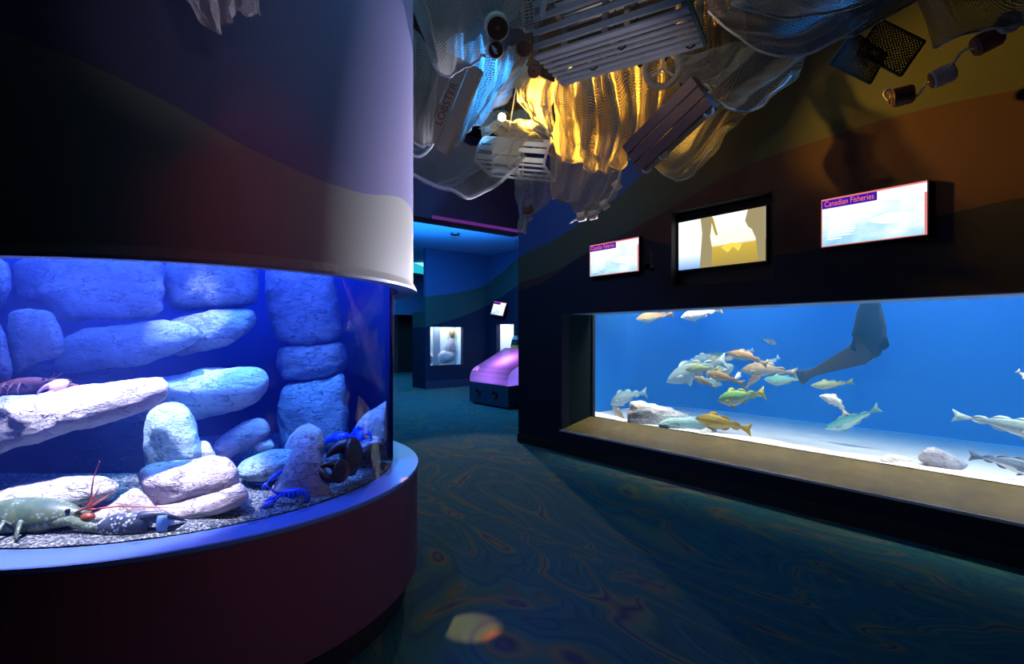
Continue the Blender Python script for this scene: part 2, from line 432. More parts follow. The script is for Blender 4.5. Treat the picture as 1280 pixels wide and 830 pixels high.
# sand bed
b = MB(); nu, nd = 110, 26; g = []
for i in range(nu+1):
    for j in range(nd+1):
        u = TW0+.03+(TW1-TW0-.06)*i/nu; d = DG+.09+(TD-DG-.1)*j/nd
        h = .05*mnoise.noise(Vector((u*.9, d*1.3, 0)))+.015*mnoise.noise(Vector((u*5, d*5, 3)))
        sl = max(0, min(1, (d-DG-.22)/1.3)); sl = sl*sl*(3-2*sl)
        g.append((u, d, zSand-.36*sl+h*min(1, (d-DG-.05)*3)))
b.add(g, [(i*(nd+1)+j, (i+1)*(nd+1)+j, (i+1)*(nd+1)+j+1, i*(nd+1)+j+1) for i in range(nu) for j in range(nd)])
base = len(g); b.add([(x, y, zSand-.09) for x, y, z in g], [(i*(nd+1)+j, i*(nd+1)+j+1, (i+1)*(nd+1)+j+1, (i+1)*(nd+1)+j) for i in range(nu) for j in range(nd)])
M['sand'] = plain('white sand', (.80, .70, .66), .9, 0, .1, ns=40, amt=.12, bump=.3)
o = b.build('sand', M['sand'], M=MW, smooth=True); tag(o, 'pale sand bed on the bottom of the long blue aquarium', 'sand'); o['kind'] = 'stuff'

# ------------------------------------------------------------------ screens on the right wall
def text_mesh(txt, size):
    cu = bpy.data.curves.new('t', 'FONT'); cu.body = txt; cu.size = size; cu.extrude = 0
    to = bpy.data.objects.new('t', cu); COL.objects.link(to)
    dg = bpy.context.evaluated_depsgraph_get(); me = bpy.data.meshes.new_from_object(to.evaluated_get(dg))
    vs = [v.co.copy() for v in me.vertices]; fs = [tuple(p.vertices) for p in me.polygons]
    bpy.data.objects.remove(to); bpy.data.curves.remove(cu); bpy.data.meshes.remove(me)
    return vs, fs
def fish_panel_mat():
    t = NT('screen picture blue'); c = t.co('Generated'); s = t.n('ShaderNodeSeparateXYZ'); t.l(c, s.inputs[0])
    n = t.noise(c, 2.2, 3); 
    f = t.math('ADD', t.math('MULTIPLY', n, .6), t.math('MULTIPLY', s.outputs[2], .35))
    col = t.ramp(f, [(.2, (.16, .48, .80)), (.36, (.50, .82, .95)), (.5, (.95, 1, 1)), (.62, (1, 1, 1)), (.85, (.5, .8, .95))])
    e = t.n('ShaderNodeEmission'); t.l(col, e.inputs[0]); e.inputs[1].default_value = 1.1; t.l(e.outputs[0], t.out.inputs[0]); return t.mat
M['scr_blue'] = fish_panel_mat()
M['scr_head'] = emit('screen header purple', (.05, .01, .42), .9)
M['scr_edge'] = emit('screen border red', (.9, .22, .22), 1.0)
M['scr_text'] = emit('screen title red', (1, .18, .12), 1.1)
M['scr_white'] = emit('screen white', (1, 1, 1), 1.35)
M['scr_line'] = emit('screen pale text', (.92, .97, 1), 1.15)
M['bezel'] = plain('black bezel', (.01, .01, .012), .35)
def flatfish_outline(L, H, n=24):
    pts = []
    for i in range(n+1):
        s = i/n; pts.append((s*L*.85, H*.5*math.sin(math.pi*min(1, s*.92+.04))**.8))
    top = pts+[(L, H*.42)]; bot = [(L*.93, 0)]+[(L, -H*.42)]+[(x, -y) for x, y in pts[::-1]]
    return top+bot
def info_screen(Mx, w, h, label, tilt=0, title=True, name='wall_screen'):
    """wall display: local x to the viewer's right, y into the wall, z up; origin at the middle of the back"""
    r = empty(name, Mx, label, 'screen')
    def pl(nm, x0, x1, z0, z1, y, m, par=r, th=.002):
        q = MB(); q.box(((x0+x1)/2, y, (z0+z1)/2), (x1-x0, th, z1-z0)); return q.build(nm, m, par, M=Mx)
    q = MB(); q.box((0, -.035, 0), (w+.02, .05, h+.02)); q.build('bezel', M['bezel'], r, M=Mx)
    y = -.0615
    pn = pl('panel', -w/2, w/2, -h/2, h/2, y, M['scr_blue']); bpy.context.view_layer.update()
    pl('border', -w/2, w/2, h/2-.012, h/2, y-.001, M['scr_edge']); pl('border', w/2-.014, w/2, -h/2, h/2-.08, y-.001, M['scr_edge'])
    pl('border', -w/2, w/2, -h/2, -h/2+.006, y-.001, M['scr_edge']); pl('border', -w/2, -w/2+.005, -h/2, h/2, y-.001, M['scr_edge'])
    pl('header_band', -w/2+.005, -w/2+w*.56, h/2-.078, h/2-.012, y-.001, M['scr_head'])
    if title:
        vs, fs = text_mesh('Canadian Fisheries', .066*w/.7)
        fx = w*.50/max(v.x for v in vs); q = MB(); q.add([(-w/2+.022+v.x*fx, y-.0045, h/2-.063+v.y) for v in vs], fs); q.build('title', M['scr_text'], pn, M=Mx)
        q = MB(); q.sphere((-w/2+w*.615, y-.003, h/2-.045), (.013, .002, .013)); q.build('emblem', M['scr_white'], pn, M=Mx)
        vs, fs = text_mesh('Pollock', .04*w/.7)
        q = MB(); q.add([(-w/2+.04+v.x, y-.0035, h/2-.135+v.y) for v in vs], fs); q.build('heading', M['scr_white'], pn, M=Mx)
    for k, ww in enumerate((.10, .19, .20, .2, .19, .17, .10)):
        zz = h/2-.2-.021*k
        pl('text_line', -w/2+.045, -w/2+.045+ww*w/.7, zz-.005, zz+.005, y-.0012, M['scr_line'], pn)
    ol = flatfish_outline(w*.45, h*.2); q = MB(); n = len(ol)
    q.add([(w*.0+a, y-.003, -.035+b_) for a, b_ in ol]+[(w*.0+a, y-.001, -.035+b_) for a, b_ in ol], [tuple(range(n))]+[(i, (i+1) % n, n+(i+1) % n, n+i) for i in range(n)])
    q.build('fish_picture', M['scr_white'], pn, M=Mx)
    return r
def screen_frame(px0, yt0, yb0, px1, yt1, yb1, d=0):
    a = uz(px0, yt0, d); a2 = uz(px0, yb0, d); c = uz(px1, yt1, d); c2 = uz(px1, yb1, d)
    u0, u1 = a[0], c[0]; z1 = (a[1]+c[1])/2; z0 = (a2[1]+c2[1])/2
    return MW @ Matrix.Translation(((u0+u1)/2, d, (z0+z1)/2)), u1-u0, z1-z0
Mx, w, h = screen_frame(1029, 250, 311, 1164, 226, 297)
info_screen(Mx, w-.02, h-.02, 'large wall screen titled Canadian Fisheries above the right part of blue aquarium')
Mx, w, h = screen_frame(741, 307, 347.5, 803.5, 295.5, 340)
info_screen(Mx, w-.02, h-.02, 'left hand Canadian Fisheries screen on navy wall nearest the far passage')
# the middle screen in its black niche
Mx, w, h = screen_frame(848, 278.5, 338, 956.5, 257.5, 325.5, .08)
nb = MB(); gx = .012
for (u0, u1, z0, z1) in ((NU0, NU0+gx, NZ0, NZ1), (NU1-gx, NU1, NZ0, NZ1), (NU0+gx, NU1-gx, NZ0, NZ0+gx), (NU0+gx, NU1-gx, NZ1-gx, NZ1)):
    nb.box(((u0+u1)/2, .075, (z0+z1)/2), (u1-u0, .16, z1-z0))
nb.box(((NU0+NU1)/2, .16, (NZ0+NZ1)/2), (NU1-NU0, .02, NZ1-NZ0))
struct(nb.build('trim_5', M['black'], M=MW))
r = empty('video_screen', Mx, 'video screen showing yellow sunset over sea in black niche between two fisheries screens', 'screen')
q = MB(); q.box((0, .035, 0), (w+.02, .05, h+.02)); q.build('bezel', M['bezel'], r, M=Mx)
def grad(name, axis, stops, st=1.0):
    t = NT(name); c = t.co('Generated'); s = t.n('ShaderNodeSeparateXYZ'); t.l(c, s.inputs[0])
    e = t.n('ShaderNodeEmission'); t.l(t.ramp(s.outputs[axis], stops), e.inputs[0]); e.inputs[1].default_value = st
    t.l(e.outputs[0], t.out.inputs[0]); return t.mat
def poly(nm, pts, y, m):
    q = MB(); n = len(pts); v = [(-w/2+a*w, y, -h/2+c*h) for a, c in pts]; v2 = [(x, y+.0012, z) for x, _, z in v]
    q.add(v+v2, [tuple(range(n)), tuple(range(n, 2*n))[::-1]]+[(i, n+i, n+(i+1) % n, (i+1) % n) for i in range(n)]); return q.build(nm, m, r, M=Mx)
poly('picture', [(0, 0), (1, 0), (1, 1), (0, 1)], .007, grad('sunset picture', 2, [(0, (.40, .28, .07)), (.38, (.62, .44, .06)), (.42, (1, .95, .75)), (1, (1, 1, .95))], 1.15))
poly('caption_panel', [(0, 0), (.265, 0), (.29, .35), (.29, .7), (.265, 1), (0, 1)], .005, grad('caption panel', 2, [(0, (.18, .38, .75)), (.3, (.8, .9, 1)), (.6, (1, 1, 1))], 1.25))
M['scr_rock'] = emit('picture rock', (.47, .39, .20), .8); M['scr_rock2'] = emit('picture pole', (.62, .42, .03), .8)
poly('picture_rock', [(.27, 0), (.41, 0), (.42, .35), (.395, .6), (.41, .8), (.42, 1), (.28, 1), (.3, .7)], .0035, M['scr_rock'])
poly('picture_rock', [(.82, 1), (1, 1), (1, 0), (.93, 0), (.90, .45), (.86, .62), (.82, .68), (.79, .8)], .0035, M['scr_rock'])
poly('picture_pole', [(.40, .97), (.43, .97), (.485, .62), (.47, .6), (.45, .66)], .0025, M['scr_rock2'])
poly('sun_glint', [(.52, .36), (.6, .24), (.66, .34), (.72, .24), (.76, .37), (.64, .42)], .0025, emit('sun on sea', (1, .72, .1), 1.1))
for k in range(6): poly('caption_line', [(.05, .26+.045*k), (.05+.1+.02*((k*3) % 4), .26+.045*k), (.05+.1+.02*((k*3) % 4), .275+.045*k), (.05, .275+.045*k)], .003, M['scr_line'])

# ------------------------------------------------------------------ round tank on the left
Z_LEDGE = .743; Z_RIM = 1.765
ra = empty('round_aquarium', DC, 'cylindrical lobster aquarium with maroon base and blue ledge standing on carpet at left', 'aquarium')
b = MB(); b.revolve([(1.16, .0), (1.16, .17), (1.0, .17), (1.0, 0)], DC); b.build('toe_kick', M['black'], ra)
b = MB(); b.revolve([(1.225, .16), (1.225, Z_LEDGE-.026), (1.0, Z_LEDGE-.026), (1.0, .16), (1.225, .16)], DC, 128); b.build('base', M['base_maroon'], ra, smooth=False)
b = MB(); b.revolve([(1.0, Z_LEDGE-.025), (1.228, Z_LEDGE-.025), (1.232, Z_LEDGE-.02), (1.232, Z_LEDGE-.004), (1.228, Z_LEDGE), (1.0, Z_LEDGE)], DC, 128); b.build('ledge', M['ledge'], ra)
b = MB(); b.revolve([(RG, Z_LEDGE), (RG, 2.1), (RG-.018, 2.1), (RG-.018, Z_LEDGE), (RG, Z_LEDGE)], DC, 160); b.build('curved_pane', M['glass'], ra, smooth=True)
b = MB(); b.revolve([(.001, Z_LEDGE-.02), (1.0, Z_LEDGE-.02), (1.0, Z_LEDGE-.005), (.001, Z_LEDGE-.005)], DC, 96); b.build('tank_bottom', M['liner'], ra)
b = MB(); b.revolve([(1.080, Z_LEDGE), (1.080, 2.1), (1.06, 2.1), (1.06, Z_LEDGE), (1.08, Z_LEDGE)], DC, 90, a0=R_(12), a1=R_(200)); recalc(b.build('back_liner', M['liner'], ra, smooth=True))
b = MB(); b.revolve([(.001, Z_LEDGE+.0), (1.088, Z_LEDGE+.0), (1.088, 2.06), (.001, 2.06)], DC, 96); b.build('water', M['water_round'], ra)
# the hood above reaches the ceiling: the round wall
b = MB(); b.revolve([(1.112, Z_RIM+.005), (1.2, Z_RIM), (1.222, Z_RIM-.002), (1.222, Z_RIM+.012), (1.2, Z_RIM+.05), (1.2, CEIL), (1.14, CEIL), (1.14, Z_RIM+.1), (1.112, Z_RIM+.1), (1.112, Z_RIM+.005)], (0, 0, 0), 160)
M['rim'] = plain('pale rim', (.55, .58, .66), .5)
o = b.build('wall_left', [M['wall_drum'], M['rim']], M=Matrix.Translation(DC), smooth=False); struct(o)
for p in o.data.polygons:
    p.material_index = 1 if p.center.z < Z_RIM+.03 or (Vector((p.center.x, p.center.y)).length < 1.17) else 0
    if p.center.z > Z_RIM+.05: p.use_smooth = True
b = MB(); b.revolve([(.001, 2.75), (1.135, 2.75), (1.135, 2.78), (.001, 2.78)], DC, 64); b.build('hood_lid', M['hood'], ra)
# gravel
def gravel_mat():
    t = NT('gravel'); c = t.co(); v = t.n('ShaderNodeTexVoronoi'); v.inputs['Scale'].default_value = 130; t.l(c, v.inputs[0])
    s = t.n('ShaderNodeSeparateColor'); t.l(v.outputs['Color'], s.inputs[0])
    col = t.ramp(s.outputs[0], [(0, (.03, .04, .045)), (.35, (.09, .12, .12)), (.7, (.20, .24, .23)), (1, (.66, .66, .60))])
    t.bsdf(col, .8, 0, .3, t.bump(t.math('SUBTRACT', 1, v.outputs['Distance']), 1, .01)); return t.mat
b = MB(); rings = []
for i in range(40):
    r0 = max(.002, 1.075*i/39)
    rings.append([DC+Vector((r0*math.cos(2*math.pi*j/96), r0*math.sin(2*math.pi*j/96), Z_LEDGE+.010+.006*mnoise.noise(Vector((r0*math.cos(2*math.pi*j/96)*14, r0*math.sin(2*math.pi*j/96)*14, 0)))-(.004 if i == 39 else 0))) for j in range(96)])
b.loft(rings, cap=False); rings2 = [[DC+Vector((r0*math.cos(2*math.pi*j/96), r0*math.sin(2*math.pi*j/96), Z_LEDGE+.001)) for j in range(96)] for r0 in (1.075, .002)]
b.loft(rings2, cap=False)
o = b.build('gravel', gravel_mat(), smooth=True); tag(o, 'fine blue grey gravel on the floor of the round aquarium', 'gravel'); o['kind'] = 'stuff'

# ------------------------------------------------------------------ rocks
def smooth_loop(pts, n):
    """closed Catmull-Rom through pts, n samples evenly along"""
    for _ in range(2):
        pts = [q for i in range(len(pts)) for q in ((pts[i][0]*.8+pts[(i+1) % len(pts)][0]*.2, pts[i][1]*.8+pts[(i+1) % len(pts)][1]*.2), (pts[i][0]*.2+pts[(i+1) % len(pts)][0]*.8, pts[i][1]*.2+pts[(i+1) % len(pts)][1]*.8))]
    m = len(pts); out = []
    for i in range(m):
        p0, p1, p2, p3 = pts[i-1], pts[i], pts[(i+1) % m], pts[(i+2) % m]
        for k in range(10):
            t = k/10; q = []
            for c in (0, 1):
                a, b_, c_, d = p0[c], p1[c], p2[c], p3[c]
                q.append(.5*((2*b_)+(-a+c_)*t+(2*a-5*b_+4*c_-d)*t*t+(-a+3*b_-3*c_+d)*t**3))
            out.append(tuple(q))
    L = [0]
    for i in range(len(out)): 
        a, b_ = out[i], out[(i+1) % len(out)]; L.append(L[-1]+math.hypot(b_[0]-a[0], b_[1]-a[1]))
    tot = L[-1]; res = []; j = 0
    for k in range(n):
        s = tot*k/n
        while L[j+1] < s: j += 1
        t = (s-L[j])/max(1e-9, L[j+1]-L[j]); a, b_ = out[j], out[(j+1) % len(out)]
        res.append((a[0]+(b_[0]-a[0])*t, a[1]+(b_[1]-a[1])*t))
    return res
def rock(label, ol, Z, th, mat, pw=2.4, amp=.016, lean=0.0, cat='rock', group='rocks in the round aquarium', clamp=True, seed=0, zmin=None, back=.5, name='rock'):
    """a boulder whose outline, seen from the hall, is ol; th is its depth; lean draws its top towards the back"""
    n = 110; lo = smooth_loop(ol, n)
    cx = sum(p[0] for p in lo)/n; cy = sum(p[1] for p in lo)/n
    vd = P(cx, cy, 1.0)-Vector((0, 0, EYE)); vd.z = 0; vd.normalize()
    K = 19; rings = []
    for i in range(-K, K+1):
        s = max(-1, min(1, i/K)); s = math.copysign(1-(1-abs(s))**1.35, s)
        k = max(.02, (1-abs(s)**pw))**(1/pw)
        ring = []
        for x, y in lo:
            p = P(cx+(x-cx)*k, cy+(y-cy)*k, Z)
            p = p+vd*(s*th/2)+Vector((0, 0, lean*s*th))
            ring.append(p)
        rings.append(ring)
    b = MB(); b.loft(rings)
    c0 = P(cx, cy, Z)
    for v in b.v:
        q = v*5+Vector((seed*7.3, seed*3.1, 0))
        st_ = mnoise.noise(Vector((v.x*2.5, v.y*2.5, v.z*16+seed)))
        dn = 1.15*mnoise.fractal(q, .75, 2.1, 6)+1.1*(abs(mnoise.noise(q*1.1))-.25)+.55*st_
        dirn = (v-c0); dirn.z *= 1.6
        v += dirn.normalized()*amp*dn
        if clamp:
            h = Vector((v.x-DC.x, v.y-DC.y, 0)); r0 = h.length
            if r0 > 1.005:
                nr = 1.005+.045*(1-math.exp(-(r0-1.005)/.045)); v.x = DC.x+h.x/r0*nr; v.y = DC.y+h.y/r0*nr
        if zmin is not None and v.z < zmin: v.z = zmin
    o = b.build(name, mat, smooth=True); recalc(o); tag(o, label, cat, group); return o
zg_ = Z_LEDGE+.006
RK = [
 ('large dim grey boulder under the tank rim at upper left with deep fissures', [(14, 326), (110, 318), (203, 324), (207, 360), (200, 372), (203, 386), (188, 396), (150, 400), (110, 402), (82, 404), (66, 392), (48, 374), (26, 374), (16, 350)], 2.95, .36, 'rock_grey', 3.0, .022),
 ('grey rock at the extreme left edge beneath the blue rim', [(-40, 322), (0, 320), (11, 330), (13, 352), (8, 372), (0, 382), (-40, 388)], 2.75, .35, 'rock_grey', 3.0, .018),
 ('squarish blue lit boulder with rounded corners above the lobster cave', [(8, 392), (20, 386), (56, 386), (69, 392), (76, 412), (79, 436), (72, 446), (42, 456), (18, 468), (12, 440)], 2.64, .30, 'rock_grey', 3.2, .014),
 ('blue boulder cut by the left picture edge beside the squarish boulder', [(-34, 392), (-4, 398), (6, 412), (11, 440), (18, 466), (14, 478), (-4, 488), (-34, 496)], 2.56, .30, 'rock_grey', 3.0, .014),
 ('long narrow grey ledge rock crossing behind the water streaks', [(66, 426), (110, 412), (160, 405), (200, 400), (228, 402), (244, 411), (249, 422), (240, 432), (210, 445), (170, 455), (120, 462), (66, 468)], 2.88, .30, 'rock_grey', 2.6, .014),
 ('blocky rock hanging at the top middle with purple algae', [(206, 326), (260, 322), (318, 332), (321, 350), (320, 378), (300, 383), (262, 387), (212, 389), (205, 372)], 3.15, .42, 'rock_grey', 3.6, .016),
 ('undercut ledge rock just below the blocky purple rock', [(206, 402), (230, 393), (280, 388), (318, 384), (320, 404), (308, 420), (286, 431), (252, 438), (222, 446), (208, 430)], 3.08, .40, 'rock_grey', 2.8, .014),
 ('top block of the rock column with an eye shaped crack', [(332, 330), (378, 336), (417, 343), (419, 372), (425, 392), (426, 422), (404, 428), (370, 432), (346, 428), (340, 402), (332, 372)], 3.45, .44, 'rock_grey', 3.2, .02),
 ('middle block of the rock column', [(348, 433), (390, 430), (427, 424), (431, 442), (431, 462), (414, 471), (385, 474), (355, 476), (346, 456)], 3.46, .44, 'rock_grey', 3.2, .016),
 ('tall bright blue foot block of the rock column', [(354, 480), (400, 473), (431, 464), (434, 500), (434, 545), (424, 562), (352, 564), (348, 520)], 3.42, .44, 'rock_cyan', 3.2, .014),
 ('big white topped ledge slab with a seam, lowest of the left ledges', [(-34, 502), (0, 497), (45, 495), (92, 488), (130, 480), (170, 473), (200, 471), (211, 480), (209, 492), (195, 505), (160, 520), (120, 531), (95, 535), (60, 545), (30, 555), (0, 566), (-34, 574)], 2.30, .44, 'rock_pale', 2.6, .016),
 ('white capped ledge slab in the middle reaching toward the column', [(168, 478), (205, 470), (250, 463), (300, 459), (324, 461), (335, 474), (334, 490), (322, 502), (300, 512), (262, 520), (240, 525), (215, 512)], 2.95, .46, 'rock_pale', 2.2, .012),
 ('recessed rock coloured as shade at the back of the lobster cave', [(-34, 452), (60, 456), (150, 452), (178, 470), (160, 482), (60, 496), (-34, 500)], 2.92, .14, 'rock_dark', 3.0, .008),  # dark sheet added for the shade inside the cave
 ('cyan lit dome shaped rock below the end of the left ledge', [(180, 524), (198, 506), (214, 503), (234, 511), (245, 530), (250, 552), (252, 575), (244, 592), (206, 600), (182, 596)], 2.62, .36, 'rock_cyan', 3.0, .012),
 ('rock face coloured as shade at the back beneath the left ledge', [(-34, 556), (30, 540), (120, 520), (188, 508), (205, 520), (210, 590), (170, 603), (90, 612), (0, 620), (-34, 622)], 2.86, .20, 'rock_dark', 5.0, .012),  # shade under the ledge is put into the rock colour
 ('small white lump between the dome rock and the slab', [(242, 555), (260, 551), (268, 562), (273, 577), (262, 585), (244, 583)], 2.60, .16, 'rock_pale', 2.4, .008),
 ('bright white pink slab lying in the middle of the tank floor', [(170, 592), (184, 583), (240, 578), (284, 574), (298, 585), (301, 602), (272, 612), (222, 621), (196, 631), (181, 612)], 2.30, .40, 'rock_warm', 2.6, .010),
 ('flat pinkish white rock under the bright slab', [(160, 642), (200, 629), (258, 614), (303, 603), (312, 618), (300, 630), (225, 650), (166, 656)], 2.19, .26, 'rock_warm', 2.6, .008),
 ('rounded white rock with purple shaded left end behind the green lobster', [(-24, 624), (10, 612), (50, 602), (90, 595), (130, 596), (150, 603), (147, 612), (132, 622), (114, 632), (60, 641), (0, 646), (-24, 648)], 2.15, .28, 'rock_pale', 2.4, .010),
 ('low pink wedge rock behind the barnacled claw', [(108, 642), (150, 622), (170, 610), (188, 625), (200, 641), (165, 650), (120, 652)], 2.10, .20, 'rock_warm', 2.6, .008),
 ('oblong tilted rock with a white lower end leaning at the back', [(264, 560), (276, 545), (300, 530), (320, 522), (333, 526), (339, 536), (334, 546), (310, 561), (286, 573), (271, 578)], 2.86, .18, 'rock_mauve', 2.4, .008),
 ('small flat pale stone on the gravel behind the cyan rock', [(316, 556), (322, 549), (338, 548), (344, 556), (342, 564), (320, 564)], 2.86, .12, 'rock_warm', 2.8, .005),
 ('smooth flat cyan lit rock left of the pyramid rock', [(292, 592), (300, 579), (320, 569), (345, 563), (366, 564), (370, 580), (356, 594), (318, 602)], 2.58, .28, 'rock_cyan', 2.4, .008),
 ('pointed pyramid shaped mauve rock near the front pane', [(322, 640), (338, 612), (355, 585), (368, 560), (377, 548), (389, 548), (396, 560), (405, 580), (412, 602), (413, 630), (392, 644), (350, 650)], 2.46, .22, 'rock_mauve', 2.4, .010),
 ('lumpy pale boulder tucked behind the tip of the pyramid', [(354, 562), (361, 546), (371, 535), (385, 530), (400, 536), (406, 555), (402, 578), (372, 580), (357, 572)], 2.66, .20, 'rock_pale', 2.4, .012),
 ('sloping blue white rock against the right edge of round pane', [(438, 544), (450, 526), (462, 514), (478, 506), (492, 500), (495, 520), (494, 550), (470, 556), (446, 552)], 3.13, .22, 'rock_pale', 3.0, .010),
 ('flat pale stone beneath the sloping right hand rock', [(424, 558), (450, 548), (472, 546), (482, 554), (478, 566), (440, 570)], 2.92, .18, 'rock_pale', 2.6, .006),
]
for i, (lb, ol, Z, th, mt, pw, amp) in enumerate(RK):
    rock(lb, ol, Z, th, M[mt], pw, amp, seed=i+1, zmin=zg_)

WR = [
 ('jagged white pink rock on the sand at left end of long aquarium', [(785, 535), (786, 504), (800, 503), (825, 508), (848, 514), (868, 522), (866, 532), (840, 540)], .42, .30, 'rock_warm', 4.0, .03),
 ('grey white flat rock beside the jagged pink rock on the sand', [(820, 532), (835, 522), (870, 520), (884, 530), (878, 542), (840, 541)], .32, .22, 'rock_cyan', 2.6, .012),
 ('small white stone under the golden cod', [(868, 543), (880, 535), (896, 536), (898, 546), (884, 550), (870, 549)], .22, .14, 'rock_warm', 2.6, .008),
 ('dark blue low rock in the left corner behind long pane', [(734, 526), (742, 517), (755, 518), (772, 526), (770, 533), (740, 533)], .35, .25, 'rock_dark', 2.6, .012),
 ('spiny looking purple blue rock on white sand', [(1146, 573), (1152, 563), (1164, 558), (1172, 559), (1190, 568), (1212, 580), (1206, 588), (1160, 582)], .45, .28, 'rock_mauve', 2.4, .018),
 ('flat pale stone lying left of the purple blue rock', [(1098, 574), (1110, 568), (1132, 571), (1150, 580), (1140, 586), (1105, 582)], .32, .22, 'rock_warm', 2.4, .01),
]
for i, (lb, ol, dd, th, mt, pw, amp) in enumerate(WR):
    cx = sum(p[0] for p in ol)/len(ol)
    rock(lb, ol, ZW(cx, DG+dd), th, M[mt], pw, amp, clamp=False, seed=40+i, group='rocks in the long aquarium')
# ------------------------------------------------------------------ fish
PAL = {  # back, side, belly, fin
 'orange': ((.28, .12, .02), (.50, .24, .04), (.75, .62, .35), (.5, .3, .08)),
 'golden': ((.22, .11, .02), (.48, .26, .05), (.78, .66, .42), (.5, .34, .12)),
 'cod': ((.34, .22, .02), (.62, .42, .04), (.72, .56, .16), (.55, .38, .04)),
 'green': ((.12, .30, .09), (.26, .46, .14), (.75, .80, .55), (.60, .55, .12)),
 'teal': ((.08, .26, .22), (.20, .44, .34), (.62, .70, .55), (.3, .5, .42)),
 'olive': ((.18, .24, .10), (.42, .44, .20), (.75, .75, .5), (.4, .45, .22)),
 'tan': ((.22, .15, .07), (.42, .31, .16), (.68, .62, .46), (.5, .44, .32)),
 'pale': ((.22, .30, .28), (.42, .50, .46), (.70, .74, .70), (.6, .7, .68)),
 'white': ((.85, .80, .70), (.92, .90, .84), (.95, .95, .92), (.85, .75, .5)),
 'grey': ((.14, .18, .28), (.30, .36, .48), (.62, .66, .72), (.2, .24, .34)),
 'dark': ((.05, .07, .07), (.16, .18, .16), (.5, .52, .48), (.1, .12, .12)),
 'seal': ((.010, .008, .005), (.022, .017, .009), (.05, .038, .02), (.012, .01, .007)),
}
def fish_mats(k):
    if ('fish', k) in M: return M[('fish', k)]
    bk, sd, be, fi = PAL[k]
    t = NT('fish skin '+k); at = t.n('ShaderNodeAttribute', attribute_name='bv'); n = t.noise(t.co(), 26, 4, .65)
    f = t.math('ADD', at.outputs['Fac'], t.math('MULTIPLY', t.math('SUBTRACT', n, .5), .55 if k != 'seal' else 1.6))
    col = t.ramp(f, [(0, be), (.30, be), (.46, sd), (.66, sd), (.84, bk)])
    t.bsdf(col, .45, 0, .35)
    t2 = NT('fish fin '+k); d = t2.n('ShaderNodeBsdfDiffuse'); d.inputs[0].default_value = (*fi, 1)
    tr = t2.n('ShaderNodeBsdfTranslucent'); tr.inputs[0].default_value = (*fi, 1); mx = t2.n('ShaderNodeMixShader'); mx.inputs[0].default_value = .4
    t2.l(d.outputs[0], mx.inputs[1]); t2.l(tr.outputs[0], mx.inputs[2]); t2.l(mx.outputs[0], t2.out.inputs[0])
    M[('fish', k)] = (t.mat, t2.mat); return M[('fish', k)]
M['eye'] = plain('fish eye', (.01, .01, .01), .15)
TOP = [(0, .03), (.03, .22), (.08, .42), (.16, .68), (.28, .92), (.40, 1.0), (.52, .95), (.66, .70), (.80, .40), (.90, .24), (1, .20)]
BOT = [(0, .03), (.03, .16), (.08, .34), (.16, .62), (.28, .92), (.40, 1.0), (.52, .92), (.66, .62), (.80, .32), (.90, .20), (1, .18)]
def prof(tab, s):
    for (a, x), (b_, y) in zip(tab, tab[1:]):
        if s <= b_: 
            t = (s-a)/(b_-a); t = t*t*(3-2*t)*.4+t*.6; return x+(y-x)*t
    return tab[-1][1]
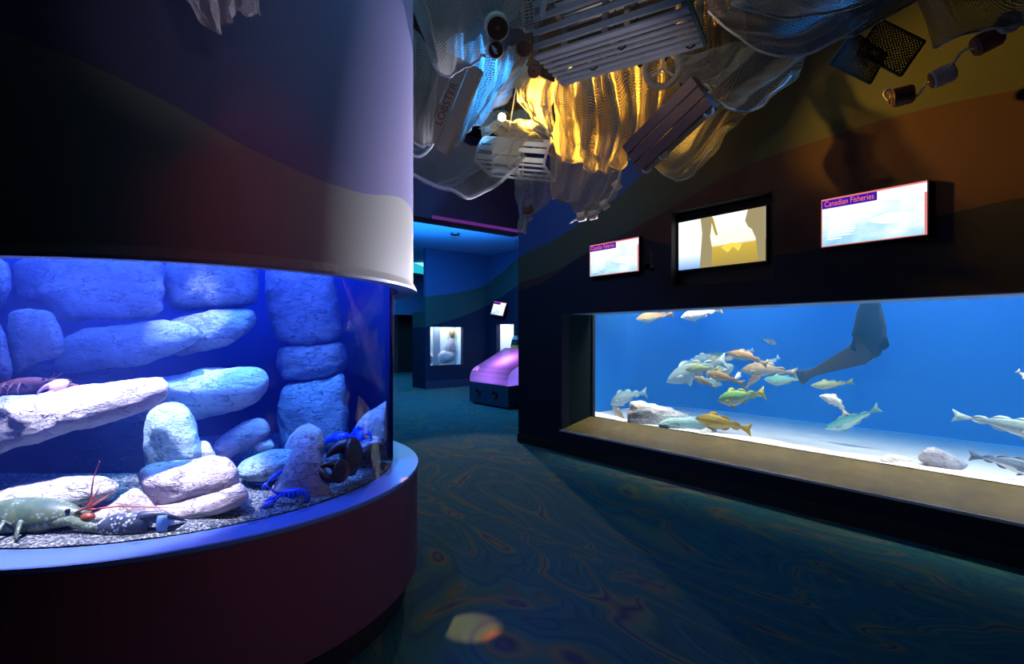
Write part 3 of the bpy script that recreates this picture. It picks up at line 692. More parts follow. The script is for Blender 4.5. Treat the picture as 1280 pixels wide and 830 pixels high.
def fish(label, hd, tl, dh, dt, hr, pal, vb=0, lb=0, wid=.55, name='fish', cat='fish', fins=True, group='fish in the long aquarium', prof_t=None, tailh=1.0):
    Hp = Pw(hd[0], hd[1], DG+dh); Tp = Pw(tl[0], tl[1], DG+dt)
    ax = Tp-Hp; L = ax.length; ax.normalize()
    up = Vector((0, 0, 1)); up = (up-ax*up.dot(ax)).normalized(); sd = ax.cross(up)
    Hh = hr*L/2; Wd = Hh*wid
    def sp(s):   # spine, 0 nose .. 1 tail tip
        q = Hp+ax*(L*s)+up*(vb*L*(math.sin(math.pi*min(s, 1)) ))+sd*(lb*L*math.sin(2*math.pi*s*.85))
        return q
    def fr(s):
        d = (sp(s+.01)-sp(s-.01)).normalized(); u = (up-d*up.dot(d)).normalized(); return d, u, d.cross(u)
    b = MB(); bv = {}; BL = .84; n = 14; rings = []; K = 26
    for i in range(K+1):
        s = i/K; d, u, w = fr(s*BL); c = sp(s*BL); ring = []
        ht, hb = prof(prof_t or TOP, s)*Hh, prof(BOT if prof_t is None else prof_t, s)*Hh
        ww = Wd*min(prof(BOT, s), 1)*(1 if s < .6 else max(.35, 1-(s-.6)*1.6))
        for j in range(n):
            a = 2*math.pi*j/n; ca = math.cos(a)
            ring.append(c+u*(ca*(ht if ca > 0 else hb))+w*(math.sin(a)*ww)); bv[i*n+j] = .5+.5*ca
        rings.append(ring)
    b.loft(rings)
    def fin(pts_s, th=.004, m=1):
        """thin wedge: list of room points (outline)"""
        d, u, w = fr(.5); k = len(pts_s); v = [p+w*th/2 for p in pts_s]+[p-w*th/2 for p in pts_s]
        b.add(v, [tuple(range(k)), tuple(range(k, 2*k))[::-1]]+[(i, k+i, k+(i+1) % k, (i+1) % k) for i in range(k)], m)
    th = .012*L
    # tail
    d, u, w = fr(.9); c0 = sp(BL-.03); c1 = sp(1.0); tp = Hh*.85*tailh
    fin([c0+u*Hh*.17, sp(.92)+u*tp*.55, c1+u*tp, sp(.985)+u*tp*.45, sp(.965), sp(.985)-u*tp*.45, c1-u*tp, sp(.92)-u*tp*.55, c0-u*Hh*.17], th)
    if fins:
        for (a, e, h, sg, tab) in ((.24, .42, .48, 1, TOP), (.44, .62, .40, 1, TOP), (.64, .78, .34, 1, TOP), (.46, .62, .36, -1, BOT), (.64, .78, .32, -1, BOT)):
            pts = []; 
            for k in range(6):
                s = a+(e-a)*k/5; d, u, w = fr(s); pts.append(sp(s)+u*sg*prof(tab, s/BL)*Hh*.92)
            out = []
            for k in range(6):
                s = a+(e-a)*(k/5)+.03; d, u, w = fr(s); q = k/5
                hh = h*Hh*(math.sin(math.pi*min(1, .15+q*.5)) if q < .7 else 1-.75*q+.30)
                out.append(sp(s)+u*sg*(prof(tab, min(1, s/BL))*Hh*.92+hh*(.25 if k in (0, 5) else 1)))
            fin(pts+out[::-1], th*.6)
        for sg in (-1, 1):
            d, u, w = fr(.24); c = sp(.24)+w*sg*Wd*.86-u*Hh*.18
            v = [c+u*Hh*.13, c+d*L*.10+w*sg*Wd*.5+u*Hh*.10, c+d*L*.13+w*sg*Wd*.55-u*Hh*.22, c+d*L*.05+w*sg*Wd*.2-u*Hh*.30, c-u*Hh*.13]
            k = len(v); v2 = [p+w*sg*th*.5 for p in v]
            b.add(v+v2, [tuple(range(k)), tuple(range(k, 2*k))[::-1]]+[(i, k+i, k+(i+1) % k, (i+1) % k) for i in range(k)], 1)
            c = sp(.27)-u*Hh*.86+w*sg*Wd*.3; v = [c, c+d*L*.05, c+d*L*.10-u*Hh*.42, c+d*L*.06-u*Hh*.40]
            v2 = [p+w*sg*th*.5 for p in v]; b.add(v+v2, [(0, 1, 2, 3), (7, 6, 5, 4)]+[(i, 4+i, 4+(i+1) % 4, (i+1) % 4) for i in range(4)], 1)
    for sg in (-1, 1):
        d, u, w = fr(.07); b.sphere(sp(.075)+w*sg*Wd*.36+u*Hh*.14, Hh*.085, 8, 6, 2)
    b.att['bv'] = bv
    a_, f_ = fish_mats(pal)
    o = b.build(name, [a_, f_, M['eye']], smooth=True); recalc(o); tag(o, label, cat, group); return o
FI = [
 ('orange brown fish just under the water surface at left', (795, 399), (842, 392), .55, .6, .25, 'orange', 0, .02),
 ('white yellow fish beside the orange one at the water surface', (851, 397), (903, 386), .5, .5, .26, 'white', 0, .02),
 ('biggest pale fish with its nose leading the school down leftward', (833, 478), (908, 451), .60, .55, .25, 'pale', .03, 0),
 ('silvery fish at upper left of the school with its tail outward', (892, 445), (856, 454), .95, .85, .28, 'pale', .02, 0),
 ('teal backed fish at the top of the school', (878, 449), (912, 442), 1.2, 1.2, .28, 'teal', .02, 0),
 ('tan fish in the upper middle of the school', (880, 455), (924, 446), .75, .8, .26, 'tan', .0, .03),
 ('olive fish over the back of the biggest pale fish', (856, 462), (900, 462), .42, .42, .24, 'olive', .03, 0),
 ('white fish turning under the tan fish with a pale belly', (917, 457), (884, 466), .62, .75, .30, 'pale', -.04, .04),
 ('golden brown fish with a dark back at the lower middle of school', (882, 467), (930, 480), .40, .38, .22, 'golden', .03, 0),
 ('small white fish seen head on under the school', (861, 481), (866, 474), .55, .85, .22, 'white', 0, 0),
 ('tan dark backed fish at bottom of the school', (866, 472), (896, 485), .30, .34, .26, 'tan', .04, 0),
 ('pale fish low in the school with its head turned right', (903, 481), (876, 472), .92, .98, .26, 'pale', -.02, 0),
 ('small teal fish at the left flank of the school', (852, 469), (884, 465), 1.05, 1.1, .30, 'teal', .02, 0),
 ('curled white fish between school halves', (918, 474), (928, 467), .62, .92, .24, 'white', .08, .05),
 ('long golden fish slanting down to the right atop the school', (909, 441), (960, 456), .45, .48, .23, 'golden', .05, 0),
 ('white fish partly behind the long golden one', (918, 445), (942, 437), .9, .95, .28, 'white', 0, 0),
 ('curved pale fish whose tail sweeps up at right of school', (952, 456), (974, 446), .85, .8, .30, 'pale', -.08, 0),
 ('large tan fish heading the right half of school', (926, 463), (996, 467), .62, .55, .24, 'tan', .04, .02),
 ('tan fish bending downward beneath the large tan fish', (951, 471), (932, 487), .50, .60, .26, 'golden', .10, 0),
 ('greenish fish trailing at lower right of the school', (955, 474), (1008, 471), .75, .7, .24, 'teal', -.05, .02),
 ('tiny dark silver fish swimming alone above the school', (971, 430), (951, 423), .9, .95, .30, 'dark', 0, 0),
 ('bright green cod with yellow tail swimming alone below school', (897, 501), (956, 491), .35, .3, .30, 'green', 0, .02),
 ('slim olive fish with a white belly behind the school', (1013, 482), (1067, 477), .6, .55, .20, 'olive', -.02, .02),
 ('plump white fish with its tail curved downward', (1024, 495), (1058, 520), .40, .45, .32, 'white', .17, 0),
 ('faint blue green fish low behind the plump white fish', (1030, 536), (1100, 509), 1.1, 1.0, .20, 'teal', -.04, 0),
 ('golden brown cod resting on the sand beside white rocks', (869, 523), (939, 538), .30, .26, .25, 'cod', .02, .02),
 ('pale fish swimming above the left corner rocks', (763, 506), (808, 491), .7, .65, .26, 'pale', .05, .02),
 ('tan fish diving nose up beside the jagged white rock', (765, 508), (784, 530), .38, .32, .27, 'tan', .03, 0),
 ('long pale fish leaving past the right picture edge', (1335, 552), (1190, 519), .45, .45, .19, 'pale', .03, .02),
 ('blue grey fish hugging the sand at the right picture edge', (1312, 596), (1211, 569), .30, .35, .24, 'grey', .04, .02),
 ('small yellow white fish peeking in at far right edge', (1293, 482), (1271, 463), .5, .5, .34, 'white', .03, 0),
]
for q in FI: fish(*q)
# big dark flatfish turning upward, tail sweeping off to lower left
def big_dark():
    b = MB(); path = [(1090, 352, 4), (1089, 366, 9), (1088, 378, 12.5), (1087, 392, 17), (1087, 408, 20), (1086, 422, 22), (1083, 433, 20), (1073, 442, 15.5), (1059, 448, 12), (1044, 454, 9.5), (1030, 460, 7), (1018, 465, 5), (1010, 468, 6), (1001, 472, 10)]
    rings = []; n = 16; bv = {}
    for i, (x, y, w) in enumerate(path):
        c = Pw(x, y, DG+.42+.015*i); a = path[max(0, i-1)]; e = path[min(len(path)-1, i+1)]
        dx, dy = e[0]-a[0], e[1]-a[1]; l = math.hypot(dx, dy); nx, ny = -dy/l, dx/l
        side = Pw(x+nx*w, y+ny*w, DG+.42+.015*i)-c; nr = side.cross(Pw(e[0], e[1], DG+.42)-Pw(a[0], a[1], DG+1)).normalized()
        th = side.length*.34
        for j in range(n):
            t = 2*math.pi*j/n; bv[i*n+j] = .5+.5*math.sin(t)
        rings.append([c+side*math.cos(2*math.pi*j/n)+nr*th*math.sin(2*math.pi*j/n) for j in range(n)])
    b.loft(rings)
    # side fins
    for (pts) in (((1105, 408), (1112, 432), (1106, 438), (1098, 434)), ((1068, 412), (1063, 436), (1070, 440))):
        v = [Pw(x, y, DG+.47) for x, y in pts]+[Pw(x, y, DG+.49) for x, y in pts]; k = len(pts)
        b.add(v, [tuple(range(k)), tuple(range(k, 2*k))[::-1]]+[(i, k+i, k+(i+1) % k, (i+1) % k) for i in range(k)], 1)
    b.att['bv'] = bv
    a_, f_ = fish_mats('seal'); o = b.build('halibut', [a_, f_], smooth=True); recalc(o)
    tag(o, 'very large dark mottled fish rising to the surface, tail bent leftward', 'fish', 'fish in the long aquarium')
big_dark()

# ------------------------------------------------------------------ lobsters
def shell_mat(name, a, b_, spot=None, rough=.4, ns=18):
    t = NT(name); c = t.co(); f = t.noise(c, ns, 5, .6)
    col = t.mix(t.ramp(f, [(.35, (0, 0, 0)), (.65, (1, 1, 1))]), a, b_)
    if spot:
        v = t.n('ShaderNodeTexVoronoi'); v.inputs['Scale'].default_value = 70; t.l(c, v.inputs[0])
        pt = t.noise(c, 9, 2); mk = t.math('MULTIPLY', t.ramp(v.outputs['Distance'], [(.30, (1, 1, 1)), (.42, (0, 0, 0))]), t.ramp(pt, [(.46, (0, 0, 0)), (.56, (1, 1, 1))]))
        col = t.mix(mk, col, spot)
    t.bsdf(col, rough, 0, .5, t.bump(f, .3, .006)); return t.mat
M['lob_green'] = shell_mat('green lobster shell', (.045, .09, .06), (.14, .19, .10), (.26, .36, .34), ns=9)
M['lob_slate'] = shell_mat('barnacled slate claw shell', (.035, .05, .09), (.08, .11, .16), (.75, .85, .82))
M['lob_red'] = shell_mat('red brown joint shell', (.30, .06, .02), (.45, .12, .05))
M['lob_blue'] = shell_mat('blue lobster shell', (.005, .03, .55), (.02, .14, .85))
M['lob_maroon'] = shell_mat('dark maroon shell', (.016, .007, .010), (.045, .016, .016))
M['lob_brown'] = shell_mat('red brown lobster shell', (.16, .05, .04), (.28, .10, .08))
M['lob_pink'] = shell_mat('pink claw shell', (.62, .34, .34), (.75, .48, .44))
M['ant_red'] = plain('red antenna', (.65, .14, .10), .5)
M['band'] = plain('pale blue rubber band', (.20, .42, .75), .5)
def claw(b, base, tip, hw, up, m, op=.5, flat=.6):
    if hw > .055: flat = .85
    base = Vector(base); tip = Vector(tip); d = tip-base; L = d.length; d.normalize()
    up = Vector(up); up = (up-d*up.dot(d)).normalized(); s = d.cross(up)   # up = thin direction
    n = 14; rings = []
    for q, w in ((0, .22), (.05, .45), (.14, .74), (.26, .96), (.38, 1.0), (.48, .96), (.56, .80), (.60, .55)):
        c = base+d*L*q; rings.append([c+s*hw*w*math.cos(2*math.pi*j/n)+up*hw*flat*(w**.8)*math.sin(2*math.pi*j/n) for j in range(n)])
    b.loft(rings, m)
    for sg, w0, o0, curve in ((1, .46, .48, .30), (-1, .42, .52+.1*op, .38+op*.5)):
        pts = []; rr = []
        for k in range(10):
            t = k/9; x = .50+.50*t
            off = sg*(o0*(1-t)+curve*math.sin(math.pi*t)*.6+.03)
            pts.append(base+d*L*x+s*hw*off); rr.append(hw*w0*(1-t)**.75+hw*.025)
        b.tube(pts, rr, 10, m)
def lobster(label, Hp, Tp, mats, claws=(), curl=.25, ants=(), group='lobsters in the round aquarium', legs=True, up=(0, 0, 1), fat=1.0, name='lobster', extra=None):
    Hp = Vector(Hp); Tp = Vector(Tp); x = Hp-Tp; L = x.length; x.normalize(); up = Vector(up); z = (up-x*up.dot(x)).normalized(); y = z.cross(x)
    mid = (Hp+Tp)/2
    def w(a, b_, c): return mid+(x*a+y*b_+z*c)*L
    b = MB(); n = 16
    rings = []
    for q, ww, hh, zc in ((.52, .008, .008, .02), (.46, .022, .022, .015), (.40, .050, .046, .01), (.32, .074, .066, .004), (.22, .086, .078, 0), (.10, .088, .080, 0), (.02, .080, .072, -.002), (0, .066, .058, -.004)):
        rings.append([w(q, ww*fat*math.cos(2*math.pi*j/n), zc+hh*fat*math.sin(2*math.pi*j/n)) for j in range(n)])
    b.loft(rings, 0)
    # abdomen, six overlapping rings, then the fan
    ang = 0; c = Vector((.01, 0, -.004)); segs = 6
    for i in range(segs):
        r0 = .074-.006*i; l = .062; ang += curl*(.35+.25*i)/2
        dv = Vector((-math.cos(ang), 0, -math.sin(ang))); nv = Vector((-math.sin(ang), 0, math.cos(ang)))
        rr = []
        for t, k in ((0, .90), (.25, 1.03), (.75, 1.06), (1.08, .90)):
            cc = c+dv*l*t; rr.append([w(*(cc+Vector((0, r0*fat*k*math.cos(2*math.pi*j/n), 0))+nv*(r0*.82*fat*k*math.sin(2*math.pi*j/n)))) for j in range(n)])
        b.loft(rr, 0)
        for sg in (-1, 1):
            pc = c+dv*l*.6+Vector((0, sg*r0*fat*.95, 0))-nv*.02
            b.tube([w(*pc), w(*(pc-nv*.045+dv*.012))], [L*.016, L*.004], 6, 0)
        c = c+dv*l
    for k in (-2, -1, 0, 1, 2):
        sp_ = k*.42; e = c+(dv*math.cos(sp_)*.13)+Vector((0, math.sin(sp_)*.13, 0))-nv*.012*abs(k)
        a0 = Vector((-dv.z, 0, dv.x)); sdv = (e-c).cross(nv).normalized()
        rr = []
        for t, q in ((0, .018), (.35, .030), (.7, .036), (.92, .026), (1, .008)):
            cc = c+(e-c)*t; rr.append([w(*(cc+sdv*q*math.cos(2*math.pi*j/8)+nv*.008*math.sin(2*math.pi*j/8))) for j in range(8)])
        b.loft(rr, 0)
    if legs:
        for i in range(4):
            for sg in (-1, 1):
                a = .26-.065*i; sw = .05-.05*i
                b.tube([w(a, sg*.06*fat, -.035), w(a+sw*.5, sg*.15, .03), w(a+sw, sg*.21, -.03), w(a+sw*1.3, sg*.23, -.09)], [L*.016, L*.013, L*.011, L*.005], 7, 0)
    for sg in (-1, 1):
        b.sphere(w(.43, sg*.036, .045), L*.013, 8, 6, 2)
        b.tube([w(.46, sg*.02, .03), w(.53, sg*.03, .06), w(.58, sg*.05, .10)], [L*.007, L*.005, L*.002], 6, 3)
    for (base, tip, hw, uu, m, op) in claws:
        base = Vector(base); sgn = 1 if (base-mid).dot(y) > 0 else -1
        st = w(.34, sgn*.055, -.02); el = st.lerp(base, .5)+z*.03*L
        b.tube([st, el, base, base+(Vector(tip)-base)*.08], [min(hw*.5, L*.022), min(hw*.6, L*.026), min(hw*.6, L*.028), min(hw*.7, L*.03)], 8, 0)
        claw(b, base, tip, hw, uu, m, op)
    for pts in ants: 
        k = len(pts); pp = smooth_path(pts, 6); b.tube(pp, [.0042*(1-.75*i/(len(pp)-1)) for i in range(len(pp))], 6, 3)
    if extra: extra(b)
    for v in b.v:
        h = Vector((v.x-DC.x, v.y-DC.y, 0)); r0 = h.length
        if r0 > 1.02:
            nr = 1.02+.035*(1-math.exp(-(r0-1.02)/.035)); v.x = DC.x+h.x/r0*nr; v.y = DC.y+h.y/r0*nr
        if v.z < zg_: v.z = zg_+.002
    o = b.build(name, list(mats), smooth=True); recalc(o); tag(o, label, 'lobster', group); return o
def smooth_path(pts, k=8):
    pts = [Vector(p) for p in pts]; out = []
    for i in range(len(pts)-1):
        p0 = pts[max(0, i-1)]; p1 = pts[i]; p2 = pts[i+1]; p3 = pts[min(len(pts)-1, i+2)]
        for j in range(k):
            t = j/k; out.append(.5*((2*p1)+(p2-p0)*t+(2*p0-5*p1+4*p2-p3)*t*t+(-p0+3*p1-3*p2+p3)*t**3))
    return out+[pts[-1]]
CAMD = Vector((.5, -1, .25))
def band(b):
    c = P(206, 657, 1.955); d = (P(232, 654, 1.96)-P(180, 657, 1.95)).normalized(); u = Vector((0, 0, 1)); s = d.cross(u).normalized()
    rr = []
    for t, k in ((-.016, 1), (.016, .92)):
        rr.append([c+d*t+(u-d*u.dot(d))*.046*k*math.cos(2*math.pi*j/16)+s*.036*k*math.sin(2*math.pi*j/16) for j in range(16)])
    b.loft(rr, 4)
    b.sphere(P(110, 646, 1.955), (.026, .02, .017), 12, 8, 1)
lobster('huge greenish lobster with white barnacles and banded slate claw at lower left', P(108, 646, 1.99), P(-112, 650, 2.02),
        (M['lob_green'], M['lob_red'], M['eye'], M['ant_red'], M['band'], M['lob_slate']),
        claws=((P(116, 660, 1.94), P(233, 655, 1.955), .052, (.3, -1, .1), 5, .3), (P(88, 650, 2.10), P(150, 640, 2.16), .038, (.3, -1, .1), 0, .3)), curl=.1, fat=1.35,
        ants=((P(112, 638, 1.98), P(114, 620, 1.98), P(117, 598, 1.98), P(125, 576, 1.98)), (P(112, 638, 1.98), P(118, 622, 1.97), P(125, 607, 1.96)), (P(114, 637, 1.97), P(150, 633, 1.97), P(190, 634, 1.97), P(232, 636, 1.97))), extra=band)
lobster('bright blue lobster with tail curled beside the pyramid rock', P(345, 618, 2.28), P(410, 612, 2.30), (M['lob_blue'],)*4,
        claws=((P(344, 625, 2.25), P(321, 642, 2.19), .016, (.3, -1, .2), 0, .2), (P(346, 620, 2.31), P(325, 634, 2.30), .014, (.3, -1, .2), 0, .2)), curl=.95, fat=1.1,
        ants=((P(345, 616, 2.28), P(330, 606, 2.28), P(318, 606, 2.3)),))
lobster('blue lobster sitting on flat stone behind the dark maroon lobster', P(440, 546, 2.98), P(398, 548, 3.02), (M['lob_blue'],)*4,
        claws=((P(443, 546, 2.9), P(465, 549, 2.86), .045, (.3, -1, .2), 0, .4), (P(441, 543, 3.05), P(456, 536, 3.02), .03, (.3, -1, .2), 0, .3)), curl=.3, fat=2.0)
lobster('small blue lobster wedged between cyan rock and pyramid rock', P(335, 603, 2.40), P(356, 583, 2.44), (M['lob_blue'],)*4,
        claws=((P(334, 603, 2.38), P(328, 613, 2.36), .011, (.3, -1, .2), 0, .2),), curl=.3, fat=1.5)
lobster('huge dark maroon lobster with crusher claws against right of round pane', P(446, 574, 2.64), P(505, 556, 3.06), (M['lob_maroon'],)*4,
        claws=((P(458, 569, 2.62), P(408, 573, 2.50), .098, (.25, -1, .35), 0, .05), (P(452, 593, 2.48), P(396, 585, 2.40), .058, (.25, -1, .9), 0, .5)), curl=.2, fat=1.6,
        ants=((P(450, 572, 2.6), P(462, 560, 2.58), P(470, 552, 2.6)), (P(455, 585, 2.5), P(476, 580, 2.6), P(492, 568, 2.75))))
lobster('red brown lobster with a pink claw lying in the upper left cave', P(66, 478, 2.44), P(-40, 489, 2.46), (M['lob_brown'], M['lob_brown'], M['eye'], M['lob_brown'], M['lob_pink']),
        claws=((P(86, 477, 2.36), P(46, 492, 2.32), .030, (.2, -1, .3), 4, .2), (P(92, 482, 2.42), P(100, 491, 2.38), .018, (.2, -1, .2), 0, .2)), curl=.15, fat=1.1)

# ------------------------------------------------------------------ nets overhead
def catmull(a, b_, c, d, t): return .5*((2*b_)+(c-a)*t+(2*a-5*b_+4*c-d)*t*t+(-a+3*b_-3*c+d)*t**3)
def surf(rows, u, v):
    R0 = len(rows); C0 = len(rows[0])
    def row(r):
        x = u*(C0-1); i = min(int(x), C0-2); t = x-i; q = rows[r]
        return catmull(q[max(0, i-1)], q[i], q[i+1], q[min(C0-1, i+2)], t)
    y = v*(R0-1); i = min(int(y), R0-2); t = y-i
    return catmull(row(max(0, i-1)), row(i), row(i+1), row(min(R0-1, i+2)), t)
NG = 'fishing nets draped under the ceiling'
def net(label, mat, rows, nu=70, nv=50, amp=.05, fr=5, fv=0, seed=0, rope=True, name='fishing_net', rr=.008):
    R = [[P(*q) for q in r] for r in rows]
    b = MB(); g = [[None]*(nv+1) for _ in range(nu+1)]
    lu = sum((R[0][i+1]-R[0][i]).length for i in range(len(R[0])-1)); lu2 = sum((R[-1][i+1]-R[-1][i]).length for i in range(len(R[0])-1))
    mid = len(R[0])//2; lv = sum((R[i+1][mid]-R[i][mid]).length for i in range(len(R)-1)); lu = max(lu, lu2)
    for i in range(nu+1):
        for j in range(nv+1):
            u, v = i/nu, j/nv; p = surf(R, u, v); e = .01
            tu = surf(R, min(1, u+e), v)-surf(R, max(0, u-e), v); tv = surf(R, u, min(1, v+e))-surf(R, u, max(0, v-e))
            nn = tu.cross(tv); nn = nn.normalized() if nn.length > 1e-9 else Vector((0, 1, 0))
            ph = 2*math.pi*(u*fr+v*fv)+2.2*mnoise.noise(Vector((u*3+seed*5, v*2, seed)))
            a = amp*(math.sin(ph)+.45*math.sin(2.3*ph+seed))*(.35+.65*math.sin(math.pi*min(1, v*.8+.15)))
            a += amp*.8*mnoise.noise(Vector((u*5+seed*3, v*5, seed*2.0)))
            g[i][j] = p+nn*a
    vs = [g[i][j] for i in range(nu+1) for j in range(nv+1)]
    b.add(vs, [(i*(nv+1)+j, (i+1)*(nv+1)+j, (i+1)*(nv+1)+j+1, i*(nv+1)+j+1) for i in range(nu) for j in range(nv)])
    for i in range(nu+1):
        for j in range(nv+1): b.uv[i*(nv+1)+j] = (i/nu*lu*1.15, j/nv*lv*1.15)
    # two half objects of one mesh: the netting and its hem rope
    lo = Vector([min(v[k] for v in vs) for k in range(3)]); hi = Vector([max(v[k] for v in vs) for k in range(3)])
    o = b.build(name, mat, smooth=True); tag(o, label, 'net', NG)
    bpy.context.view_layer.update()
    if rope:
        q = MB(); q.tube([g[i][nv] for i in range(0, nu+1, 2)], rr, 6); q.build('hem_rope', M['rope'], o, smooth=True)
    return o
# left grey panel hanging by the drum, front
net('big grey net panel hanging to a point over the lobster crate', M['net_grey'],
    [[(500, -60, 3.75), (550, -60, 3.2), (600, -60, 3.1), (660, -60, 3.2)], [(512, 0, 3.75), (556, 4, 3.2), (606, 6, 3.1), (652, 4, 3.2)], [(524, 45, 3.7), (556, 52, 3.2), (592, 48, 3.1), (628, 30, 3.2)], [(540, 80, 3.45), (557, 95, 3.2), (582, 84, 3.15), (607, 71, 3.1)]], amp=.03, fr=3, seed=1)
net('narrow grey net veil hanging beside the round wall', M['net_grey'],
    [[(508, 30, 3.9), (522, 40, 3.8), (535, 55, 3.8), (552, 80, 3.8)], [(508, 95, 3.9), (522, 105, 3.8), (534, 112, 3.8), (546, 120, 3.8)], [(508, 165, 3.9), (518, 178, 3.8), (530, 183, 3.8), (541, 180, 3.8)]], amp=.03, fr=2, seed=2)
net('hammock shaped grey net sagging below the lobster crate', M['net_grey'],
    [[(508, 176, 4.7), (545, 180, 4.7), (590, 176, 4.8), (640, 165, 4.9), (668, 168, 5.0)], [(508, 198, 4.4), (540, 212, 4.4), (585, 214, 4.5), (625, 202, 4.7), (655, 192, 4.9)], [(508, 205, 4.2), (540, 232, 4.2), (580, 244, 4.2), (615, 235, 4.4), (648, 207, 4.8)]], amp=.05, fr=2, fv=1, seed=3, rr=.016)
net('blue lit net falling behind the lobster crate', M['net_blue'],
    [[(556, 0, 4.5), (590, -5, 4.6), (630, -8, 4.7), (668, 0, 4.7)], [(562, 70, 4.5), (596, 72, 4.6), (628, 74, 4.7), (664, 66, 4.7)], [(552, 130, 4.6), (582, 128, 4.7), (612, 118, 4.8), (640, 104, 4.8)], [(548, 186, 4.7), (570, 182, 4.8), (592, 158, 4.8), (612, 132, 4.9)]], amp=.09, fr=5, seed=4)
net('grey bunched net tied above the cork floats', M['net_grey'],
    [[(585, -50, 3.0), (615, -50, 2.9), (640, -50, 2.9), (672, -40, 3.0)], [(596, 0, 3.0), (615, 5, 2.9), (640, 2, 2.9), (672, 0, 3.0)], [(606, 22, 3.0), (622, 26, 2.9), (648, 34, 2.95), (676, 42, 3.0)]], amp=.05, fr=4, seed=5)
net('golden net strip around the small yellow lamp', M['net_tan'],
    [[(608, 100, 5.6), (640, 80, 5.6), (668, 95, 5.5), (688, 110, 5.4)], [(600, 140, 5.7), (640, 120, 5.7), (664, 128, 5.5), (690, 140, 5.4)], [(604, 175, 5.7), (634, 152, 5.8), (664, 158, 5.6), (694, 178, 5.4)]], amp=.06, fr=4, seed=6)
net('brown net flap crossing between lamp and large trap', M['net_tan'],
    [[(655, 80, 4.6), (675, 95, 4.6), (698, 105, 4.6)], [(640, 104, 4.7), (664, 122, 4.7), (690, 140, 4.7)], [(650, 130, 4.8), (676, 156, 4.8), (695, 172, 4.8)]], amp=.04, fr=2, seed=7)
net('grey net veil over the white half round trap', M['net_grey'],
    [[(596, 160, 5.0), (632, 150, 5.0), (670, 152, 5.0), (706, 160, 4.9)], [(622, 168, 5.0), (642, 166, 5.0), (676, 172, 5.0), (712, 184, 4.9)], [(648, 176, 5.0), (664, 180, 5.0), (682, 190, 5.0), (708, 206, 4.9)]], amp=.05, fr=3, seed=8)
net('bright golden net cascading below the big lobster trap', M['net_tan'],
    [[(694, 92, 4.4), (740, 84, 4.4), (790, 74, 4.4), (850, 64, 4.3)], [(692, 125, 4.3), (745, 138, 4.2), (795, 130, 4.2), (850, 100, 4.2)], [(694, 165, 4.3), (745, 188, 4.2), (790, 182, 4.2), (838, 140, 4.2)], [(700, 195, 4.4), (745, 214, 4.3), (775, 205, 4.3), (815, 172, 4.3)]], nu=90, amp=.10, fr=6, seed=9)
net('grey brown net drape whose edge carries small floats', M['net_tan'],
    [[(688, 170, 4.8), (715, 185, 4.8), (745, 200, 4.75), (780, 190, 4.7)], [(688, 212, 4.8), (718, 220, 4.8), (748, 226, 4.75), (777, 212, 4.7)], [(688, 240, 4.8), (715, 250, 4.8), (745, 254, 4.75), (770, 236, 4.7)], [(690, 249, 4.8), (708, 252, 4.8), (728, 268, 4.75), (752, 256, 4.7)]], amp=.06, fr=3, fv=.6, seed=10)
net('slim twisted net end dangling in front of the bulkhead', M['net_grey'],
    [[(644, 215, 5.2), (658, 217, 5.15), (674, 217, 5.1), (690, 214, 5.1)], [(645, 240, 5.2), (657, 246, 5.15), (672, 250, 5.1), (690, 244, 5.1)], [(646, 262, 5.2), (655, 262, 5.15), (664, 260, 5.1), (680, 260, 5.1)], [(649, 286, 5.2), (652, 290, 5.15), (654, 288, 5.12), (657, 270, 5.1)]], amp=.05, fr=3, seed=11)
net('long dark swag net sweeping across the upper right', M['net_dark'],
    [[(872, -70, 3.2), (930, -60, 3.1), (1010, -50, 3.0), (1100, -50, 2.9), (1180, -60, 2.9)], [(884, -10, 3.2), (925, 15, 3.1), (1000, 30, 3.0), (1085, 8, 2.9), (1160, -30, 2.9)], [(886, 15, 3.2), (925, 48, 3.1), (995, 70, 3.0), (1075, 38, 2.9), (1155, -5, 2.9)]], nu=90, amp=.05, fr=2, fv=2.5, seed=12)
net('pale grey upper fold of net over the dark swag', M['net_blue'],
    [[(890, -60, 2.9), (950, -60, 2.8), (1040, -60, 2.8), (1130, -60, 2.8)], [(906, -15, 2.9), (960, 0, 2.8), (1040, 0, 2.8), (1120, -25, 2.8)], [(915, 5, 2.9), (965, 19, 2.8), (1040, 16, 2.8), (1105, -8, 2.8)]], amp=.03, fr=2, fv=1.5, seed=13)
net('tan net wall hanging behind the right end of large trap', M['net_tan'],
    [[(840, -50, 4.0), (880, -50, 4.0), (930, -50, 3.9)], [(846, 10, 4.0), (886, 5, 4.0), (930, 0, 3.9)], [(850, 60, 4.0), (890, 62, 4.0), (934, 50, 3.9)], [(850, 100, 4.0), (885, 105, 4.0), (925, 75, 3.9)]], amp=.06, fr=4, seed=14)
net('grey brown swag net beneath the dark one', M['net_grey'],
    [[(846, 70, 3.6), (895, 60, 3.6), (950, 50, 3.5), (1010, 62, 3.4)], [(850, 92, 3.6), (900, 100, 3.6), (955, 95, 3.5), (1004, 80, 3.4)], [(880, 105, 3.6), (915, 138, 3.6), (952, 132, 3.5), (990, 96, 3.4)]], amp=.05, fr=2, fv=2, seed=15)
net('net pouch hanging to the right of the brown plank crate', M['net_grey'],
    [[(893, 105, 4.45), (905, 110, 4.45), (920, 120, 4.45), (945, 128, 4.35)], [(856, 150, 4.45), (880, 160, 4.45), (900, 165, 4.45), (912, 160, 4.35)], [(812, 202, 4.45), (840, 224, 4.45), (866, 218, 4.45), (890, 185, 4.35)]], amp=.04, fr=2, fv=1.2, seed=16)
